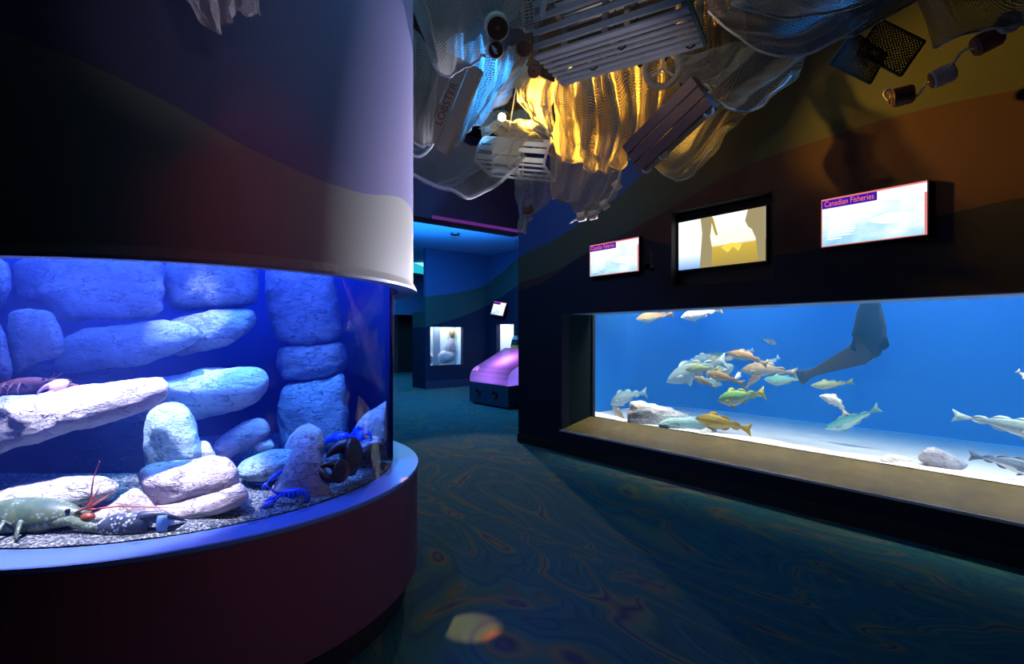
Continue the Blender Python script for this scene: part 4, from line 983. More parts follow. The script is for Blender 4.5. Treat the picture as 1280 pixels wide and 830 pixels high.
net('faint dark net corner at the top right behind the floats', M['net_dark'],
    [[(1110, -60, 3.1), (1180, -60, 3.0), (1290, -60, 2.9)], [(1150, 10, 3.1), (1200, 20, 3.0), (1290, 10, 2.9)], [(1166, 60, 3.1), (1215, 40, 3.0), (1290, 30, 2.9)]], amp=.04, fr=2, seed=17)
net('coarse pale net scrap hanging alone before the round wall', M['net_coarse'],
    [[(212, -330, 1.62), (260, -330, 1.60), (300, -330, 1.6), (345, -330, 1.62)], [(222, -90, 1.62), (262, -80, 1.60), (298, -80, 1.6), (336, -90, 1.62)], [(232, -5, 1.62), (262, 0, 1.6), (294, 0, 1.6), (327, -2, 1.62)], [(247, 20, 1.62), (271, 40, 1.6), (294, 18, 1.6), (326, 20, 1.62)]], amp=.035, fr=4, seed=18, rope=False)

# ------------------------------------------------------------------ floats and ropes
def cork_float(label, c, ax, r, ln, side, face, group='cork floats strung on the nets', name='net_float', collar=None):
    c = Vector(c); ax = Vector(ax).normalized(); ref = ax.orthogonal().normalized()
    Mx = Matrix.Translation(c) @ Matrix((ref, ax.cross(ref), ax)).transposed().to_4x4()
    root = empty(name, Mx, label, 'float', group)
    b = MB(); b.revolve([(r*.16, -ln/2), (r*.86, -ln/2), (r, -ln/2+r*.16), (r, ln/2-r*.16), (r*.86, ln/2), (r*.16, ln/2), (r*.16, -ln/2)], (0, 0, 0), 28); recalc(b.build('body', side, root, M=Mx, smooth=False))
    for s in (-1, 1):
        b = MB(); b.revolve([(r*.18, s*(ln/2+.001)), (r*.84, s*(ln/2+.001)), (r*.84, s*(ln/2+.004)), (r*.18, s*(ln/2+.004)), (r*.18, s*(ln/2+.001))], (0, 0, 0), 28); recalc(b.build('end_face', face, root, M=Mx))
    return root
def vd(px, py): return (Vector((0, 0, EYE))-P(px, py, 3)).normalized()
FL = [
 ('largest brown faced float with cream rim beneath bunched grey net', (621, 33), 2.85, (.10, 0, -.25), .068, .10, 'cream', 'cork'),
 ('brown faced cream float threaded on white rope below the largest float', (619, 62), 2.9, (.12, 0, -.05), .048, .07, 'cream', 'cork'),
 ('brown float hanging close to left end of large trap', (655, 60), 2.9, (-.15, 0, -.1), .044, .06, 'cork', 'cork'),
 ('small reddish brown float under the left corner of large trap', (668, 88), 3.1, (-.1, 0, -.2), .040, .06, 'cork', 'cork'),
]
for lb, (x, y), Z, tl, r, ln, s, f in FL: cork_float(lb, P(x, y, Z), vd(x, y)+Vector(tl), r, ln, M[s], M[f])
FD = [('pale float highest on the edge of the grey brown drape', (771, 232), 4.66), ('pale float second from top on the drape edge', (756, 256), 4.66), ('pale float near the bottom tip of the drape', (741, 269), 4.70), ('pale float at lowest left of the drape edge', (727, 271), 4.72), ('small brown float on the slim twisted net end', (660, 262), 5.05)]
for k, (lb, (x, y), Z) in enumerate(FD): cork_float(lb, P(x, y, Z), Vector((.8, -.3, .5 if k < 2 else .1)), .042, .075, M['cream'] if k < 4 else M['cork'], M['cork'])
FR = [('dark maroon float lowest of string on the olive wall', (1128, 120), 3.55, (1, -.55, .1), .062, .12, 'float_dark', 'float_dark'), ('pale mauve float second lowest of string on olive wall', (1178, 95), 3.35, (1, -.5, .35), .058, .12, 'float_white', 'float_dark'),
      ('reddish float third from the bottom of the string', (1234, 51), 3.15, (1, -.5, .5), .062, .13, 'float_red', 'float_dark'), ('pale ring float at the top right corner', (1262, 28), 3.02, (-.75, -.9, -.2), .058, .05, 'float_white', 'float_white'), ('small maroon float beside the rope loop at string end', (1116, 122), 3.6, (1, -.6, .2), .042, .05, 'float_dark', 'float_dark')]
for lb, (x, y), Z, a, r, ln, s, f in FR: cork_float(lb, P(x, y, Z), a, r, ln, M[s], M[f], 'floats strung before the right wall')
def rope(label, pts, r=.008, mat='rope', name='rope'):
    b = MB(); b.tube(smooth_path([P(*p) for p in pts], 8), r, 8); o = b.build(name, M[mat], smooth=True); tag(o, label, 'rope'); return o
rope('pale rope threading the float string before right wall', [(1113, 128, 3.63), (1105, 118, 3.63), (1110, 112, 3.62), (1118, 118, 3.6), (1128, 120, 3.55), (1146, 120, 3.5), (1158, 105, 3.42), (1178, 95, 3.35), (1190, 80, 3.28), (1205, 63, 3.22), (1220, 60, 3.18), (1234, 51, 3.15), (1244, 30, 3.08), (1250, 25, 3.04), (1262, 28, 3.02)], .008)
rope('white rope stub hanging from the two cork floats', [(607, 28, 2.9), (612, 44, 2.88), (616, 58, 2.86), (620, 66, 2.82)], .008)
rope('thick white rope end hanging left of the large trap', [(685, -40, 2.8), (683, -8, 2.8), (680, 6, 2.8), (677, 20, 2.82)], .016)
rope('pale cord running along the float edge of the drape', [(778, 205, 4.6), (774, 222, 4.6), (771, 232, 4.62), (763, 245, 4.6), (756, 256, 4.62), (748, 262, 4.64), (741, 269, 4.66), (727, 271, 4.68), (720, 274, 4.7), (712, 279, 4.7)], .009)
rope('grey cord loop under the lobster crate', [(509, 188, 3.7), (519, 195, 3.7), (528, 194, 3.7), (537, 186, 3.7), (541, 180, 3.75)], .010)
for lb, x, y, Z in (('white rope loop at the lower tip of the plank crate', 809, 211, 3.85), ('pale rope loop midway on the lower edge of plank crate', 830, 194, 3.75), ('pale rope loop at the upper end of plank crate', 886, 141, 3.45)):
    rope(lb, [(x-6, y+2, Z), (x-2, y+5, Z-.02), (x+4, y+2, Z-.03), (x+5, y-5, Z-.01), (x+2, y-9, Z+.01)], .009)

# ------------------------------------------------------------------ traps and crates
def lath_trap():
    zb_ = 3.10; pts = [P(703, 106, (zb_-EYE)*F/(HY-106)), P(880, 57, (zb_-EYE)*F/(HY-57)), P(847, 12, (zb_-EYE)*F/(HY-12)), P(662, 72, (zb_-EYE)*F/(HY-72))]
    o0 = pts[0]; ex = (pts[1]-pts[0]); L = ex.length; ex.normalize(); ey = (pts[3]-pts[0]); ey = ey-ex*ey.dot(ex); Wd_ = ey.length; ey.normalize(); Hh = .40
    X = Matrix.Translation(o0) @ Matrix((ex, ey, ex.cross(ey))).transposed().to_4x4()
    if X.to_3x3().col[2].z < 0: X = Matrix.Translation(o0) @ Matrix((ex, ey, -ex.cross(ey))).transposed().to_4x4()
    r = empty('lobster_trap', X, 'large weathered grey lath lobster trap hanging level under the ceiling', 'lobster trap', 'traps and crates hung in the nets')
    def part(nm, boxes, mat):
        b = MB()
        for c, s in boxes: b.box(c, s)
        return b.build(nm, mat, r, M=X)
    t = .012
    for k in range(7):
        y = .02+(Wd_-.04)*k/6
        part('bottom_lath', [((L/2, y, 0), (L, .027 if k not in (0, 6) else .044, t))], M['wood_grey'])
    for k in range(6):
        y = .03+(Wd_-.06)*k/5; part('top_lath', [((L/2, y, Hh), (L, .036, t))], M['wood_grey'])
    for k in range(5):
        z = .05+(Hh-.08)*k/4
        part('side_lath', [((L/2, 0, z), (L, t, .034))], M['wood_grey'])
        part('side_lath', [((L/2, Wd_, z), (L, t, .034))], M['wood_grey'])
    for x in (.02, L/2, L-.02):
        part('frame', [((x, Wd_/2, .018), (.032, Wd_-.01, .026)), ((x, Wd_/2, Hh-.018), (.032, Wd_-.01, .026)), ((x, .012, Hh/2), (.032, .026, Hh-.02)), ((x, Wd_-.012, Hh/2), (.032, .026, Hh-.02))], M['wood_dim'])
    q = MB(); q.box((L+.004, Wd_/2, .02), (.016, Wd_+.04, .03)); q.build('end_rail', plain('greenish rail', (.05, .11, .10), .6), r, M=X)
    b = MB()
    for i in range(20):
        a = 2*math.pi*i/20
    b.tube([Vector((L*.55+.07*math.cos(2*math.pi*i/24), Wd_*.45, .2+.1*math.sin(2*math.pi*i/24))) for i in range(25)], .005, 6); b.build('entry_ring', M['black_metal'], r, M=X)
    for (fx, fy) in ((.30, .3), (.55, .62), (.93, .15)):
        b = MB(); b.tube([Vector((L*fx-.02, Wd_*fy, -.014)), Vector((L*fx, Wd_*fy+.008, -.03)), Vector((L*fx+.025, Wd_*fy, -.014))], .006, 6); b.build('cord_tie', M['black'], r, M=X)
    for x in (.04, L-.04):
        b = MB(); b.tube([Vector((x, Wd_/2, Hh)), Vector((x, Wd_/2, CEIL-3.1))], .006, 6); b.build('hanging_cord', M['rope'], r, M=X)
lath_trap()
def plank_crate(label, cs, names, depth, mat, n, text=None, gap=.008, text2=None):
    """open box seen from its planked face; cs = corners: start-low, end-low, end-high, start-high (planks run start to end)"""
    p = [Vector(c) for c in cs]; ex = ((p[1]-p[0])+(p[2]-p[3]))/2; L = ex.length; ex.normalize(); ey = ((p[3]-p[0])+(p[2]-p[1]))/2; ey = ey-ex*ey.dot(ex); Wd_ = ey.length; ey.normalize(); ez = ex.cross(ey)
    cen = sum(p, Vector())/4
    if ez.dot(Vector((0, 0, EYE))-cen) > 0: away = -ez
    else: away = ez
    X = Matrix.Translation(cen) @ Matrix((ex, ey, ez)).transposed().to_4x4(); sg = 1 if away.dot(ez) > 0 else -1
    r = empty(names, X, label, 'crate', 'traps and crates hung in the nets')
    pw = Wd_/n
    for k in range(n):
        b = MB(); b.box((0, -Wd_/2+pw*(k+.5), 0), (L, pw-gap, .018)); b.build('plank', mat, r, M=X)
    for s in (-1, 1):
        b = MB(); b.box((0, s*(Wd_/2-.008), sg*(depth/2+.01)), (L, .016, depth-.002)); b.build('side_panel', mat, r, M=X)
        b = MB(); b.box((s*(L/2-.008), 0, sg*(depth/2+.01)), (.016, Wd_-.034, depth-.002)); b.build('end_panel', mat, r, M=X)
    for tx in (text, text2):
        if not tx: continue
        s_, size, k, off, flip = tx
        vs, fs = text_mesh(s_, size); w0 = max(v.x for v in vs); q = MB()
        q.add([(off+v.x-w0/2, -Wd_/2+pw*(k+.5)+(v.y-size*.35), -sg*.0105) for v in vs], fs); q.build('lettering', M['ink'], r, M=X)
    return r
plank_crate('grey brown plank crate stencilled LOBSTER hanging beside the round wall', [P(560, 189, 4.18), P(604, 84, 4.0), P(556, 68, 4.0), P(514, 176, 4.18)], 'lobster_crate', .10, M['wood_dim'], 3, ('LOBSTER', .084, 1, .0, 0), text2=None)
plank_crate('brown crate of three planks slanting beside the golden net', [P(806, 216, 3.85), P(894, 124, 3.40), P(861, 104, 3.50), P(772, 183, 3.95)], 'plank_crate', .10, M['wood_brown'], 3, gap=.012)
def bow_trap():
    X0 = P(604, 211, 5.25); X1 = P(688, 218, 5.05); ex = (X1-X0); L = ex.length; ex.normalize(); ez = Vector((0, 0, 1)); ez = (ez-ex*ez.dot(ex)).normalized(); ey = ez.cross(ex)
    X = Matrix.Translation(X0) @ Matrix((ex, ey, ez)).transposed().to_4x4()
    r = empty('lobster_trap', X, 'white half round lobster trap hanging near the small yellow lamp', 'lobster trap', 'traps and crates hung in the nets')
    rad = .24
    def bar(nm, a, c, w_, h_, mat):
        b = MB(); b.bar(a, c, w_, h_); return b.build(nm, mat, r, M=X)
    for y in (-.24, -.08, .08, .24): bar('base_lath', (0, y, 0), (L, y, 0), .035, .014, M['wood_white'])
    for k in range(9):
        a = math.pi*(k+.5)/9; y = rad*math.cos(a); z = rad*1.25*math.sin(a)
        bar('bow_lath', (L*.02, y, z), (L*.98 if k > 4 else L*.45, y, z), .012, .045, M['wood_white'])
    for x in (0.01, L*.48, L-.01):
        b = MB(); b.tube([Vector((x, rad*1.06*math.cos(math.pi*k/16), rad*1.30*math.sin(math.pi*k/16))) for k in range(17)], .013, 8); b.build('bow', plain('pale bow', (.5, .48, .55), .6), r, M=X)
        bar('cross_bar', (x, -.25, .0), (x, .25, .0), .03, .02, M['wood_white'])
    b = MB(); b.tube([Vector((L*.3, 0, rad*1.3)), Vector((L*.3, 0, CEIL-X0.z))], .006, 6); b.build('hanging_cord', M['rope'], r, M=X)
bow_trap()
# net hoop, mesh panels, post
c = P(828, 86, 3.95); nrm = vd(828, 86)
ref = Vector((0, 0, 1)); ref = (ref-nrm*ref.dot(nrm)).normalized(); o2 = nrm.cross(ref)
Xh = Matrix.Translation(c) @ Matrix((o2, ref, nrm)).transposed().to_4x4()
r = empty('trap_hoop', Xh, 'round hoop with three spokes wrapped in golden netting', 'hoop')
b = MB(); b.tube([Vector((.125*math.cos(2*math.pi*i/32), .125*math.sin(2*math.pi*i/32), 0)) for i in range(33)], .026, 8); b.build('ring', plain('tan wrapped ring', (.4, .3, .18), .9, ns=50, amt=.4), r, M=Xh, smooth=True)
for a in (100, 215, 330):
    b = MB(); b.tube([Vector((0, 0, 0)), Vector((.12*math.cos(R_(a)), .12*math.sin(R_(a)), 0))], .009, 6); b.build('spoke', M['rope'], r, M=Xh)
for lb, q in (('black wire mesh panel nearest the swag net', [(1037, 80), (1066, 40), (1108, 68), (1088, 104)]), ('darker black wire mesh panel overlapping its neighbour', [(1071, 66), (1100, 24), (1156, 52), (1126, 95)])):
    pp = [P(x, y, 3.15 if x < 1120 else 3.1) for x, y in q]; cen = sum(pp, Vector())/4
    rt = empty('mesh_panel', cen, lb, 'mesh panel', 'black mesh panels under the ceiling')
    b = MB()
    for k in range(4): b.bar(pp[k], pp[(k+1) % 4], .012, .012)
    b.build('frame', M['black_metal'], rt)
    nn = (pp[1]-pp[0]).cross(pp[3]-pp[0]).normalized()*.002
    b = MB(); b.add([p+nn for p in pp]+[p-nn for p in pp], [(0, 1, 2, 3), (7, 6, 5, 4)]+[(k, 4+k, 4+(k+1) % 4, (k+1) % 4) for k in range(4)])
    lx = (pp[1]-pp[0]).length; ly = (pp[3]-pp[0]).length
    for k in range(8): b.uv[k] = [(0, 0), (lx, 0), (lx, ly), (0, ly)][k % 4]
    b.build('wire_mesh', M['net_black'], rt)
b = MB(); b.bar(P(876, -50, 3.7), P(870, 41, 3.7), .03, .03); tag(b.build('hanging_post', plain('dark green post', (.03, .05, .03), .7)), 'thin dark green post hanging behind the trap end', 'post')

# ------------------------------------------------------------------ far room beyond the bulkhead
def Pu(px, py, u): 
    Z = (U0+u)/(TV.x*(px-640)/F+TV.y); return P(px, py, Z)
def dz(px, py, u): q = MW.inverted() @ Pu(px, py, u); return q.y, q.z
UF = -7.2
dA, _ = dz(532, 487, UF); dB = 4.75
CF = 4.0
shell_box('ceiling_far', -18, -.31, DL, 7, CF, CF+.1, M['ceiling_far'])
w0, wz1 = dz(538, 408.5, UF); w1, wz0 = dz(579, 455.5, UF)
# partition with a lit window
b = MB(); X = MW @ Matrix.Translation((UF, 0, 0))
def fc(d0, d1, z0, z1): b.box((-.06, (d0+d1)/2, (z0+z1)/2), (.12, d1-d0, z1-z0))
fc(dA, w0, 0, CF); fc(w1, 6, 0, CF); fc(w0, w1, 0, wz0); fc(w0, w1, wz1, CF)
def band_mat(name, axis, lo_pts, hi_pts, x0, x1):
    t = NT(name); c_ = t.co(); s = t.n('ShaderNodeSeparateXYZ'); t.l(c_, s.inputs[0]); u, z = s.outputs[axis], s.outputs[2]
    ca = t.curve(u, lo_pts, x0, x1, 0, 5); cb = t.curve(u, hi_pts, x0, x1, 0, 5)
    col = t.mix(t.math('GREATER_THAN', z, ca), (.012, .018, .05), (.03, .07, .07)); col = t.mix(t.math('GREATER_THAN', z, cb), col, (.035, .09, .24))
    t.bsdf(col, .8, 0, .2); return t.mat
b.box((-.45, dA+.03, 1.1), (.66, .06, 2.2))
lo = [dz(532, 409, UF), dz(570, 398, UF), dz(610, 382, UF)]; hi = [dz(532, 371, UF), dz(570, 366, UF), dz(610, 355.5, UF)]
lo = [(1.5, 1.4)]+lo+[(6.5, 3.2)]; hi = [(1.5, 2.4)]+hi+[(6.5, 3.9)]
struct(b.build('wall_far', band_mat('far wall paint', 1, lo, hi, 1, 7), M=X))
# wall to its right, running back toward the viewer
def uzd(px, py, d): q = MW.inverted() @ Pw(px, py, d); return q.x, q.z
v0, vz1 = uzd(620.5, 405.5, dB); v1, vz0 = uzd(642, 450, dB)
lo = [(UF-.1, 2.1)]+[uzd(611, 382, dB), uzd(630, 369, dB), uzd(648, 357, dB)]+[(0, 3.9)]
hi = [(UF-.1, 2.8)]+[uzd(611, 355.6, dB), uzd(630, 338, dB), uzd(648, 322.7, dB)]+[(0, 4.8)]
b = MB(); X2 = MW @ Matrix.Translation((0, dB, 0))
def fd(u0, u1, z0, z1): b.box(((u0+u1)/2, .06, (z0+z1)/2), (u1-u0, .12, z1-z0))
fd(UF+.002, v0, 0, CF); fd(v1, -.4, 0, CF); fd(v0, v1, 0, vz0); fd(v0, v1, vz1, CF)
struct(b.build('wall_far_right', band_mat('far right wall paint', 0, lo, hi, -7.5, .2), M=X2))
# back wall with a dark doorway
UB = -13; q0, qz = dz(490, 393, UB); q1, _ = dz(545, 393, UB)
b = MB(); X3 = MW @ Matrix.Translation((UB, 0, 0))
for (d0, d1, z0, z1) in ((DL, q0, 0, CF), (q1, 7, 0, CF), (q0, q1, qz, CF)): b.box((-.06, (d0+d1)/2, (z0+z1)/2), (.12, d1-d0, z1-z0))
struct(b.build('wall_back_far', plain('blue back wall', (.06, .12, .26), .8), M=X3))
b = MB(); b.box((-.8, (q0+q1)/2, qz/2), (.05, q1-q0+.4, qz+.2))
struct(b.build('doorway_dark', M['black'], M=X3))  # black panel, darkness beyond the doorway put into its colour
b = MB()
for (d0, d1) in ((q0-.3, q0), (q1, q1+.3)): b.box((-.45, (d0+d1)/2, qz/2+.05), (.66, .1, qz+.1))
b.box((-.45, (q0+q1)/2, qz+.1), (.66, q1-q0+.4, .06)); struct(b.build('trim_6', M['black'], M=X3))
shell_box('wall_far_side', -18, -.3, 7, 7.1, 0, CF, M['dark_wall'])
struct(shell_box('baseboard_far', UF+.001, UF+.02, dA, dB, 0, .22, plain('dark blue skirting', (.02, .03, .08), .7)))
# small lit tanks behind the two far windows
def small_tank(label, Xm, w_, h_, dep, seed, col):
    """local: x along the window, y away from viewer, z up, origin at window's lower middle"""
    r = empty('small_aquarium', Xm, label, 'aquarium', 'small lit aquariums in the far room')
    t = .02; mat = plain('pale tank lining '+str(seed), col, .7, ns=4, amt=.2)
    b = MB(); b.box((0, dep, h_/2), (w_+.08, t, h_+.12)); b.build('back_panel', mat, r, M=Xm)
    for s in (-1, 1):
        b = MB(); b.box((s*(w_/2+.03), (dep+.13)/2, h_/2), (t, dep-.16, h_+.1)); b.build('side_panel', mat, r, M=Xm)
    b = MB(); b.box((0, (dep+.13)/2, -.03), (w_+.04, dep-.16, t)); b.build('bottom_panel', mat, r, M=Xm)
    b = MB(); b.box((0, (dep+.13)/2, h_+.06), (w_+.04, dep-.16, t)); b.build('top_panel', mat, r, M=Xm)
    b = MB(); b.box((0, .0, h_/2), (w_-.006, .012, h_-.006)); b.build('viewing_pane', M['glass'], r, M=Xm)
    L = bpy.data.lights.new('tank lamp', 'AREA'); L.energy = 9*w_*h_; L.color = (.95, .98, 1); L.size = w_*.9; L.shape = 'RECTANGLE'; L.size_y = dep*.6
    lo_ = bpy.data.objects.new('tank_lamp', L); COL.objects.link(lo_); lo_.matrix_world = Xm @ Matrix.Translation((0, dep*.5, h_+.03))
    return r
Rf = Matrix(((0, -1, 0, 0), (1, 0, 0, 0), (0, 0, 1, 0), (0, 0, 0, 1)))    # x->d, y->-u
T1 = X @ Matrix.Translation((-.02, (w0+w1)/2, wz0)) @ Rf
small_tank('small lit aquarium with white rocks in wall facing the hall', T1, w1-w0, wz1-wz0, .5, 1, (.62, .76, .80))
def lump(label, Xm, c_, r_, mat, seed, group):
    b = MB(); b.sphere(c_, r_, 20, 14)
    for v in b.v:
        dn = mnoise.fractal(v*4+Vector((seed*9, 0, 0)), 1, 2, 4); v += (v-Vector(c_)).normalized()*.05*dn
    o = b.build('rock', mat, smooth=True, M=Xm @ Matrix.Translation(c_)); 
    for v in o.data.vertices: v.co -= Vector(c_)
    recalc(o); tag(o, label, 'rock', group)
hw_ = (w1-w0)/2; gg = 'white rocks in the far lit aquarium'
lump('rounded white rock with dark hole in the front of small tank', T1, (.10, .22, .22), (.26, .12, .20), M['rock_pale'], 1, gg)
lump('pale lilac rock at the right of small lit tank', T1, (hw_-.22, .36, .42), (.18, .07, .36), M['rock_mauve'], 2, gg)
lump('low pale rock at the left corner of small lit tank', T1, (-hw_+.16, .30, .22), (.11, .12, .18), M['rock_pale'], 3, gg)
lump('brown rock in upper right corner of small lit tank', T1, (hw_-.14, .38, .92), (.10, .05, .16), plain('brown coral rock', (.3, .2, .1), .8), 4, gg)
b = MB(); b.box((-.08, .44, (wz1-wz0)/2), (.2, .05, wz1-wz0)); o = b.build('tank_column', plain('slate column', (.16, .22, .34), .7), M=T1); tag(o, 'slate blue vertical pillar at the back of small lit tank', 'pillar')
T2 = X2 @ Matrix.Translation(((v0+v1)/2, .02, vz0))
small_tank('narrow white lit aquarium recess beside the touch table', T2, v1-v0, vz1-vz0, .6, 2, (.82, .84, .84))
# far screen
Mx, w, h = screen_frame(618, 378, 396, 632.5, 377, 394.5, dB)
Mx = MW @ Matrix.Translation((MW.inverted() @ Pw(625, 386.5, dB-.06))) @ Matrix.Rotation(R_(8), 4, 'Y') @ Matrix.Rotation(R_(-14), 4, 'X')
info_screen(Mx, max(w, .6), .40, 'tiny tilted screen on far wall above the touch table', title=False)
# touch table with an acrylic cover
XT = MW @ Matrix.Translation((-2.53, 1.82, 0))
r = empty('touch_table', XT, 'dark blue touch pool table with glowing purple acrylic cover', 'table')
M['tt'] = plain('dark blue cabinet', (.02, .04, .08), .5)
b = MB(); b.box((-.7, .55, .26), (1.4, 1.1, .44)); b.build('cabinet', M['tt'], r, M=XT)
b = MB(); b.box((-.7, .58, .02), (1.34, 1.0, .04)); b.build('plinth', M['black'], r, M=XT)
b = MB(); pr = [(0, .49), (0, .60), (.03, .70), (.12, .79), (1.0, 1.22), (1.08, 1.22), (1.08, .49)]
rr = [[Vector((x, y, z)) for y, z in pr] for x in (-1.38, -.02)]; b.loft(rr)
t = NT('purple lit acrylic'); d = t.n('ShaderNodeBsdfTranslucent'); d.inputs[0].default_value = (.86, .62, .95, 1); g = t.n('ShaderNodeBsdfGlossy'); g.inputs['Roughness'].default_value = .1
mx = t.n('ShaderNodeMixShader'); mx.inputs[0].default_value = .08; t.l(d.outputs[0], mx.inputs[1]); t.l(g.outputs[0], mx.inputs[2])
tp = t.n('ShaderNodeBsdfTransparent'); tp.inputs[0].default_value = (.9, .8, 1, 1); m2 = t.n('ShaderNodeMixShader'); m2.inputs[0].default_value = .6; t.l(tp.outputs[0], m2.inputs[1]); t.l(mx.outputs[0], m2.inputs[2]); t.l(m2.outputs[0], t.out.inputs[0])
recalc(b.build('acrylic_cover', t.mat, r, M=XT))
for x in (-1.05, -.45):
    b = MB(); b.tube([Vector((x+.07*math.cos(2*math.pi*i/20), -.01, .28+.07*math.sin(2*math.pi*i/20))) for i in range(21)], .014, 8); b.build('porthole_ring', M['black_metal'], r, M=XT)
L = bpy.data.lights.new('pool lamp', 'POINT'); L.energy = 22; L.color = (.62, .28, 1); L.shadow_soft_size = .1; lo_ = bpy.data.objects.new('pool_lamp', L); COL.objects.link(lo_); lo_.matrix_world = XT @ Matrix.Translation((-.7, .6, .75))
# striped buoy by the narrow tank
cb_ = P(644.5, 434, 13.3); b = MB()
for (z0, z1, ra_, rb_, m) in ((.20, .30, .05, .09, 0), (.05, .20, .09, .13, 1), (-.14, .05, .13, .12, 2), (-.28, -.14, .12, .04, 3)):
    b.loft([[cb_+Vector((rq*math.cos(2*math.pi*j/20), rq*math.sin(2*math.pi*j/20), z)) for j in range(20)] for z, rq in ((z0, rb_ if z0 > 0.04 else (rb_ if m == 2 else .04)), (z1, ra_ if m < 2 else (.13 if m == 2 else .12)))], m)
b.tube([cb_+Vector((0, 0, .28)), Vector((cb_.x, cb_.y, CF))], .006, 6, 1)
o = b.build('striped_buoy', [plain('grey buoy', (.35, .32, .3), .6), M['black'], plain('yellow buoy', (.7, .45, .03), .5), M['float_white']], smooth=False); tag(o, 'grey black and yellow striped buoy hanging by narrow white tank', 'buoy')
# glowing wave canopy and pendant lamp beyond the partition
M['wave_glow'] = emit('glowing teal acrylic', (.02, .62, .80), .9); M['wave_glow2'] = emit('pale teal light', (.35, .95, 1), 1.1)
XW = Matrix.Translation(P(522, 330, 17.5)); r = empty('wave_lamp', XW, 'glowing teal wave shaped lamp above the far corridor', 'lamp')
for k, (z0, z1, mt) in enumerate(((.36, .05, 'wave_glow'), (.0, -.10, 'wave_glow2'), (-.13, -.36, 'wave_glow'))):
    b = MB(); rr = []
    for i in range(25):
        x = -1.0+2.0*i/24; dzz = .16*math.sin(-x*2.2+.8)-.12*x
        rr.append([Vector((x, .05, z1+dzz*(.4 if k else 1))), Vector((x, -.02, z1+dzz*(.4 if k else 1))), Vector((x, -.1, z0+dzz)), Vector((x, -.03, z0+dzz))])
    b.loft(rr); b.build('wave_panel', M[mt], r, M=XW)
XP = Matrix.Translation(P(525, 306, 16)); r = empty('pendant_lamp', XP, 'small pendant lamp on twisted cord over the far corridor', 'lamp')
b = MB(); b.revolve([(.02, .12), (.06, .1), (.10, 0), (.085, 0), (.05, .09), (.02, .12)], (0, 0, 0), 24); recalc(b.build('lamp_shade', M['black_metal'], r, M=XP))
b = MB(); b.sphere((0, 0, -.02), (.13, .13, .025), 16, 6); b.build('diffuser', M['wave_glow2'], r, M=XP)
b = MB(); b.tube([Vector((.01*math.sin(k*1.3), 0, .12+(CF-XP.translation.z-.12)*k/12)) for k in range(13)], .008, 6); b.build('cord', M['black'], r, M=XP)
# ceiling spots in the far room
def track_spot(label, c_, aim, s=1.0):
    c_ = Vector(c_); d = (Vector(aim)-c_).normalized(); ref = d.orthogonal().normalized()
    Xs = Matrix.Translation(c_) @ Matrix((ref, d.cross(ref), d)).transposed().to_4x4()
    r = empty('spotlight', Xs, label, 'spotlight', 'ceiling spotlights')
    b = MB(); b.revolve([(.001, -.12*s), (.05*s, -.12*s), (.06*s, -.10*s), (.07*s, .09*s), (.062*s, .09*s), (.05*s, -.04*s), (.001, -.04*s)], (0, 0, 0), 24); recalc(b.build('housing', M['black_metal'], r, M=Xs))
    top = Vector((c_.x, c_.y, min(CEIL, c_.z+.3*s)));  b = MB(); b.tube([c_-d*.1*s, top], .014*s, 8); b.build('stem', M['black_metal'], r)
    return Xs
track_spot('black cylindrical spotlight under the far blue ceiling', P(569, 287, 12.5)+Vector((0, 0, -.02)), P(569, 430, 11), 1.6)
track_spot('smaller black spotlight right of the cylindrical one', P(585, 285, 13.2), P(600, 440, 14), .8)
# purple glowing edge strip on the bulkhead
a0, _ = dz(540, 272, 0); a1, _ = dz(648, 293, 0)
b = MB(); b.box((.004, (a0+a1)/2, zb+.02), (.012, a1-a0, .04)); o = b.build('trim_7', emit('dim violet edge strip', (.20, .04, .34), .55), M=MW); struct(o)

# ------------------------------------------------------------------ lights
def look(o, c_, aim):
    c_ = Vector(c_); d = (Vector(aim)-c_).normalized(); o.location = c_; o.rotation_euler = d.to_track_quat('-Z', 'Y').to_euler()
def spot(name, c_, aim, e, col, ang, blend=.3, r=.04):
    L = bpy.data.lights.new(name, 'SPOT'); L.energy = e; L.color = col; L.spot_size = R_(ang); L.spot_blend = blend; L.shadow_soft_size = r
    o = bpy.data.objects.new(name, L); COL.objects.link(o); look(o, c_, aim); return o
def area(name, c_, aim, e, col, sx, sy, spread=180):
    L = bpy.data.lights.new(name, 'AREA'); L.energy = e; L.color = col; L.shape = 'RECTANGLE'; L.size = sx; L.size_y = sy; L.spread = R_(spread)
    o = bpy.data.objects.new(name, L); COL.objects.link(o); look(o, c_, aim); return o
def area_wall(name, u, d, z, e, col, su, sd_, spread=180):
    L = bpy.data.lights.new(name, 'AREA'); L.energy = e; L.color = col; L.shape = 'RECTANGLE'; L.size = su; L.size_y = sd_; L.spread = R_(spread)
    o = bpy.data.objects.new(name, L); COL.objects.link(o); o.matrix_world = MW @ Matrix.Translation((u, d, z)); return o
# long aquarium: lamps above the water, along the front and along the back
for k in range(5):
    area_wall('long_tank_lamp', TW0+1.0+1.7*k, DG+.30, 2.30, 32, (1, .94, .90), 1.4, .3, 95)
area_wall('long_tank_back_lamp', (TW0+TW1)/2, TD-.5, 2.32, 44, (.16, .40, 1), 8, .3, 150)
o = area_wall('long_tank_floor_fill', (TW0+TW1)/2+.3, TD-.95, .20, 70, (.20, .85, 1), 7.4, .25, 90); o.matrix_world = o.matrix_world @ Matrix.Rotation(R_(108), 4, 'X')  # added cyan fill, brightens the lower backdrop; no lamp known there
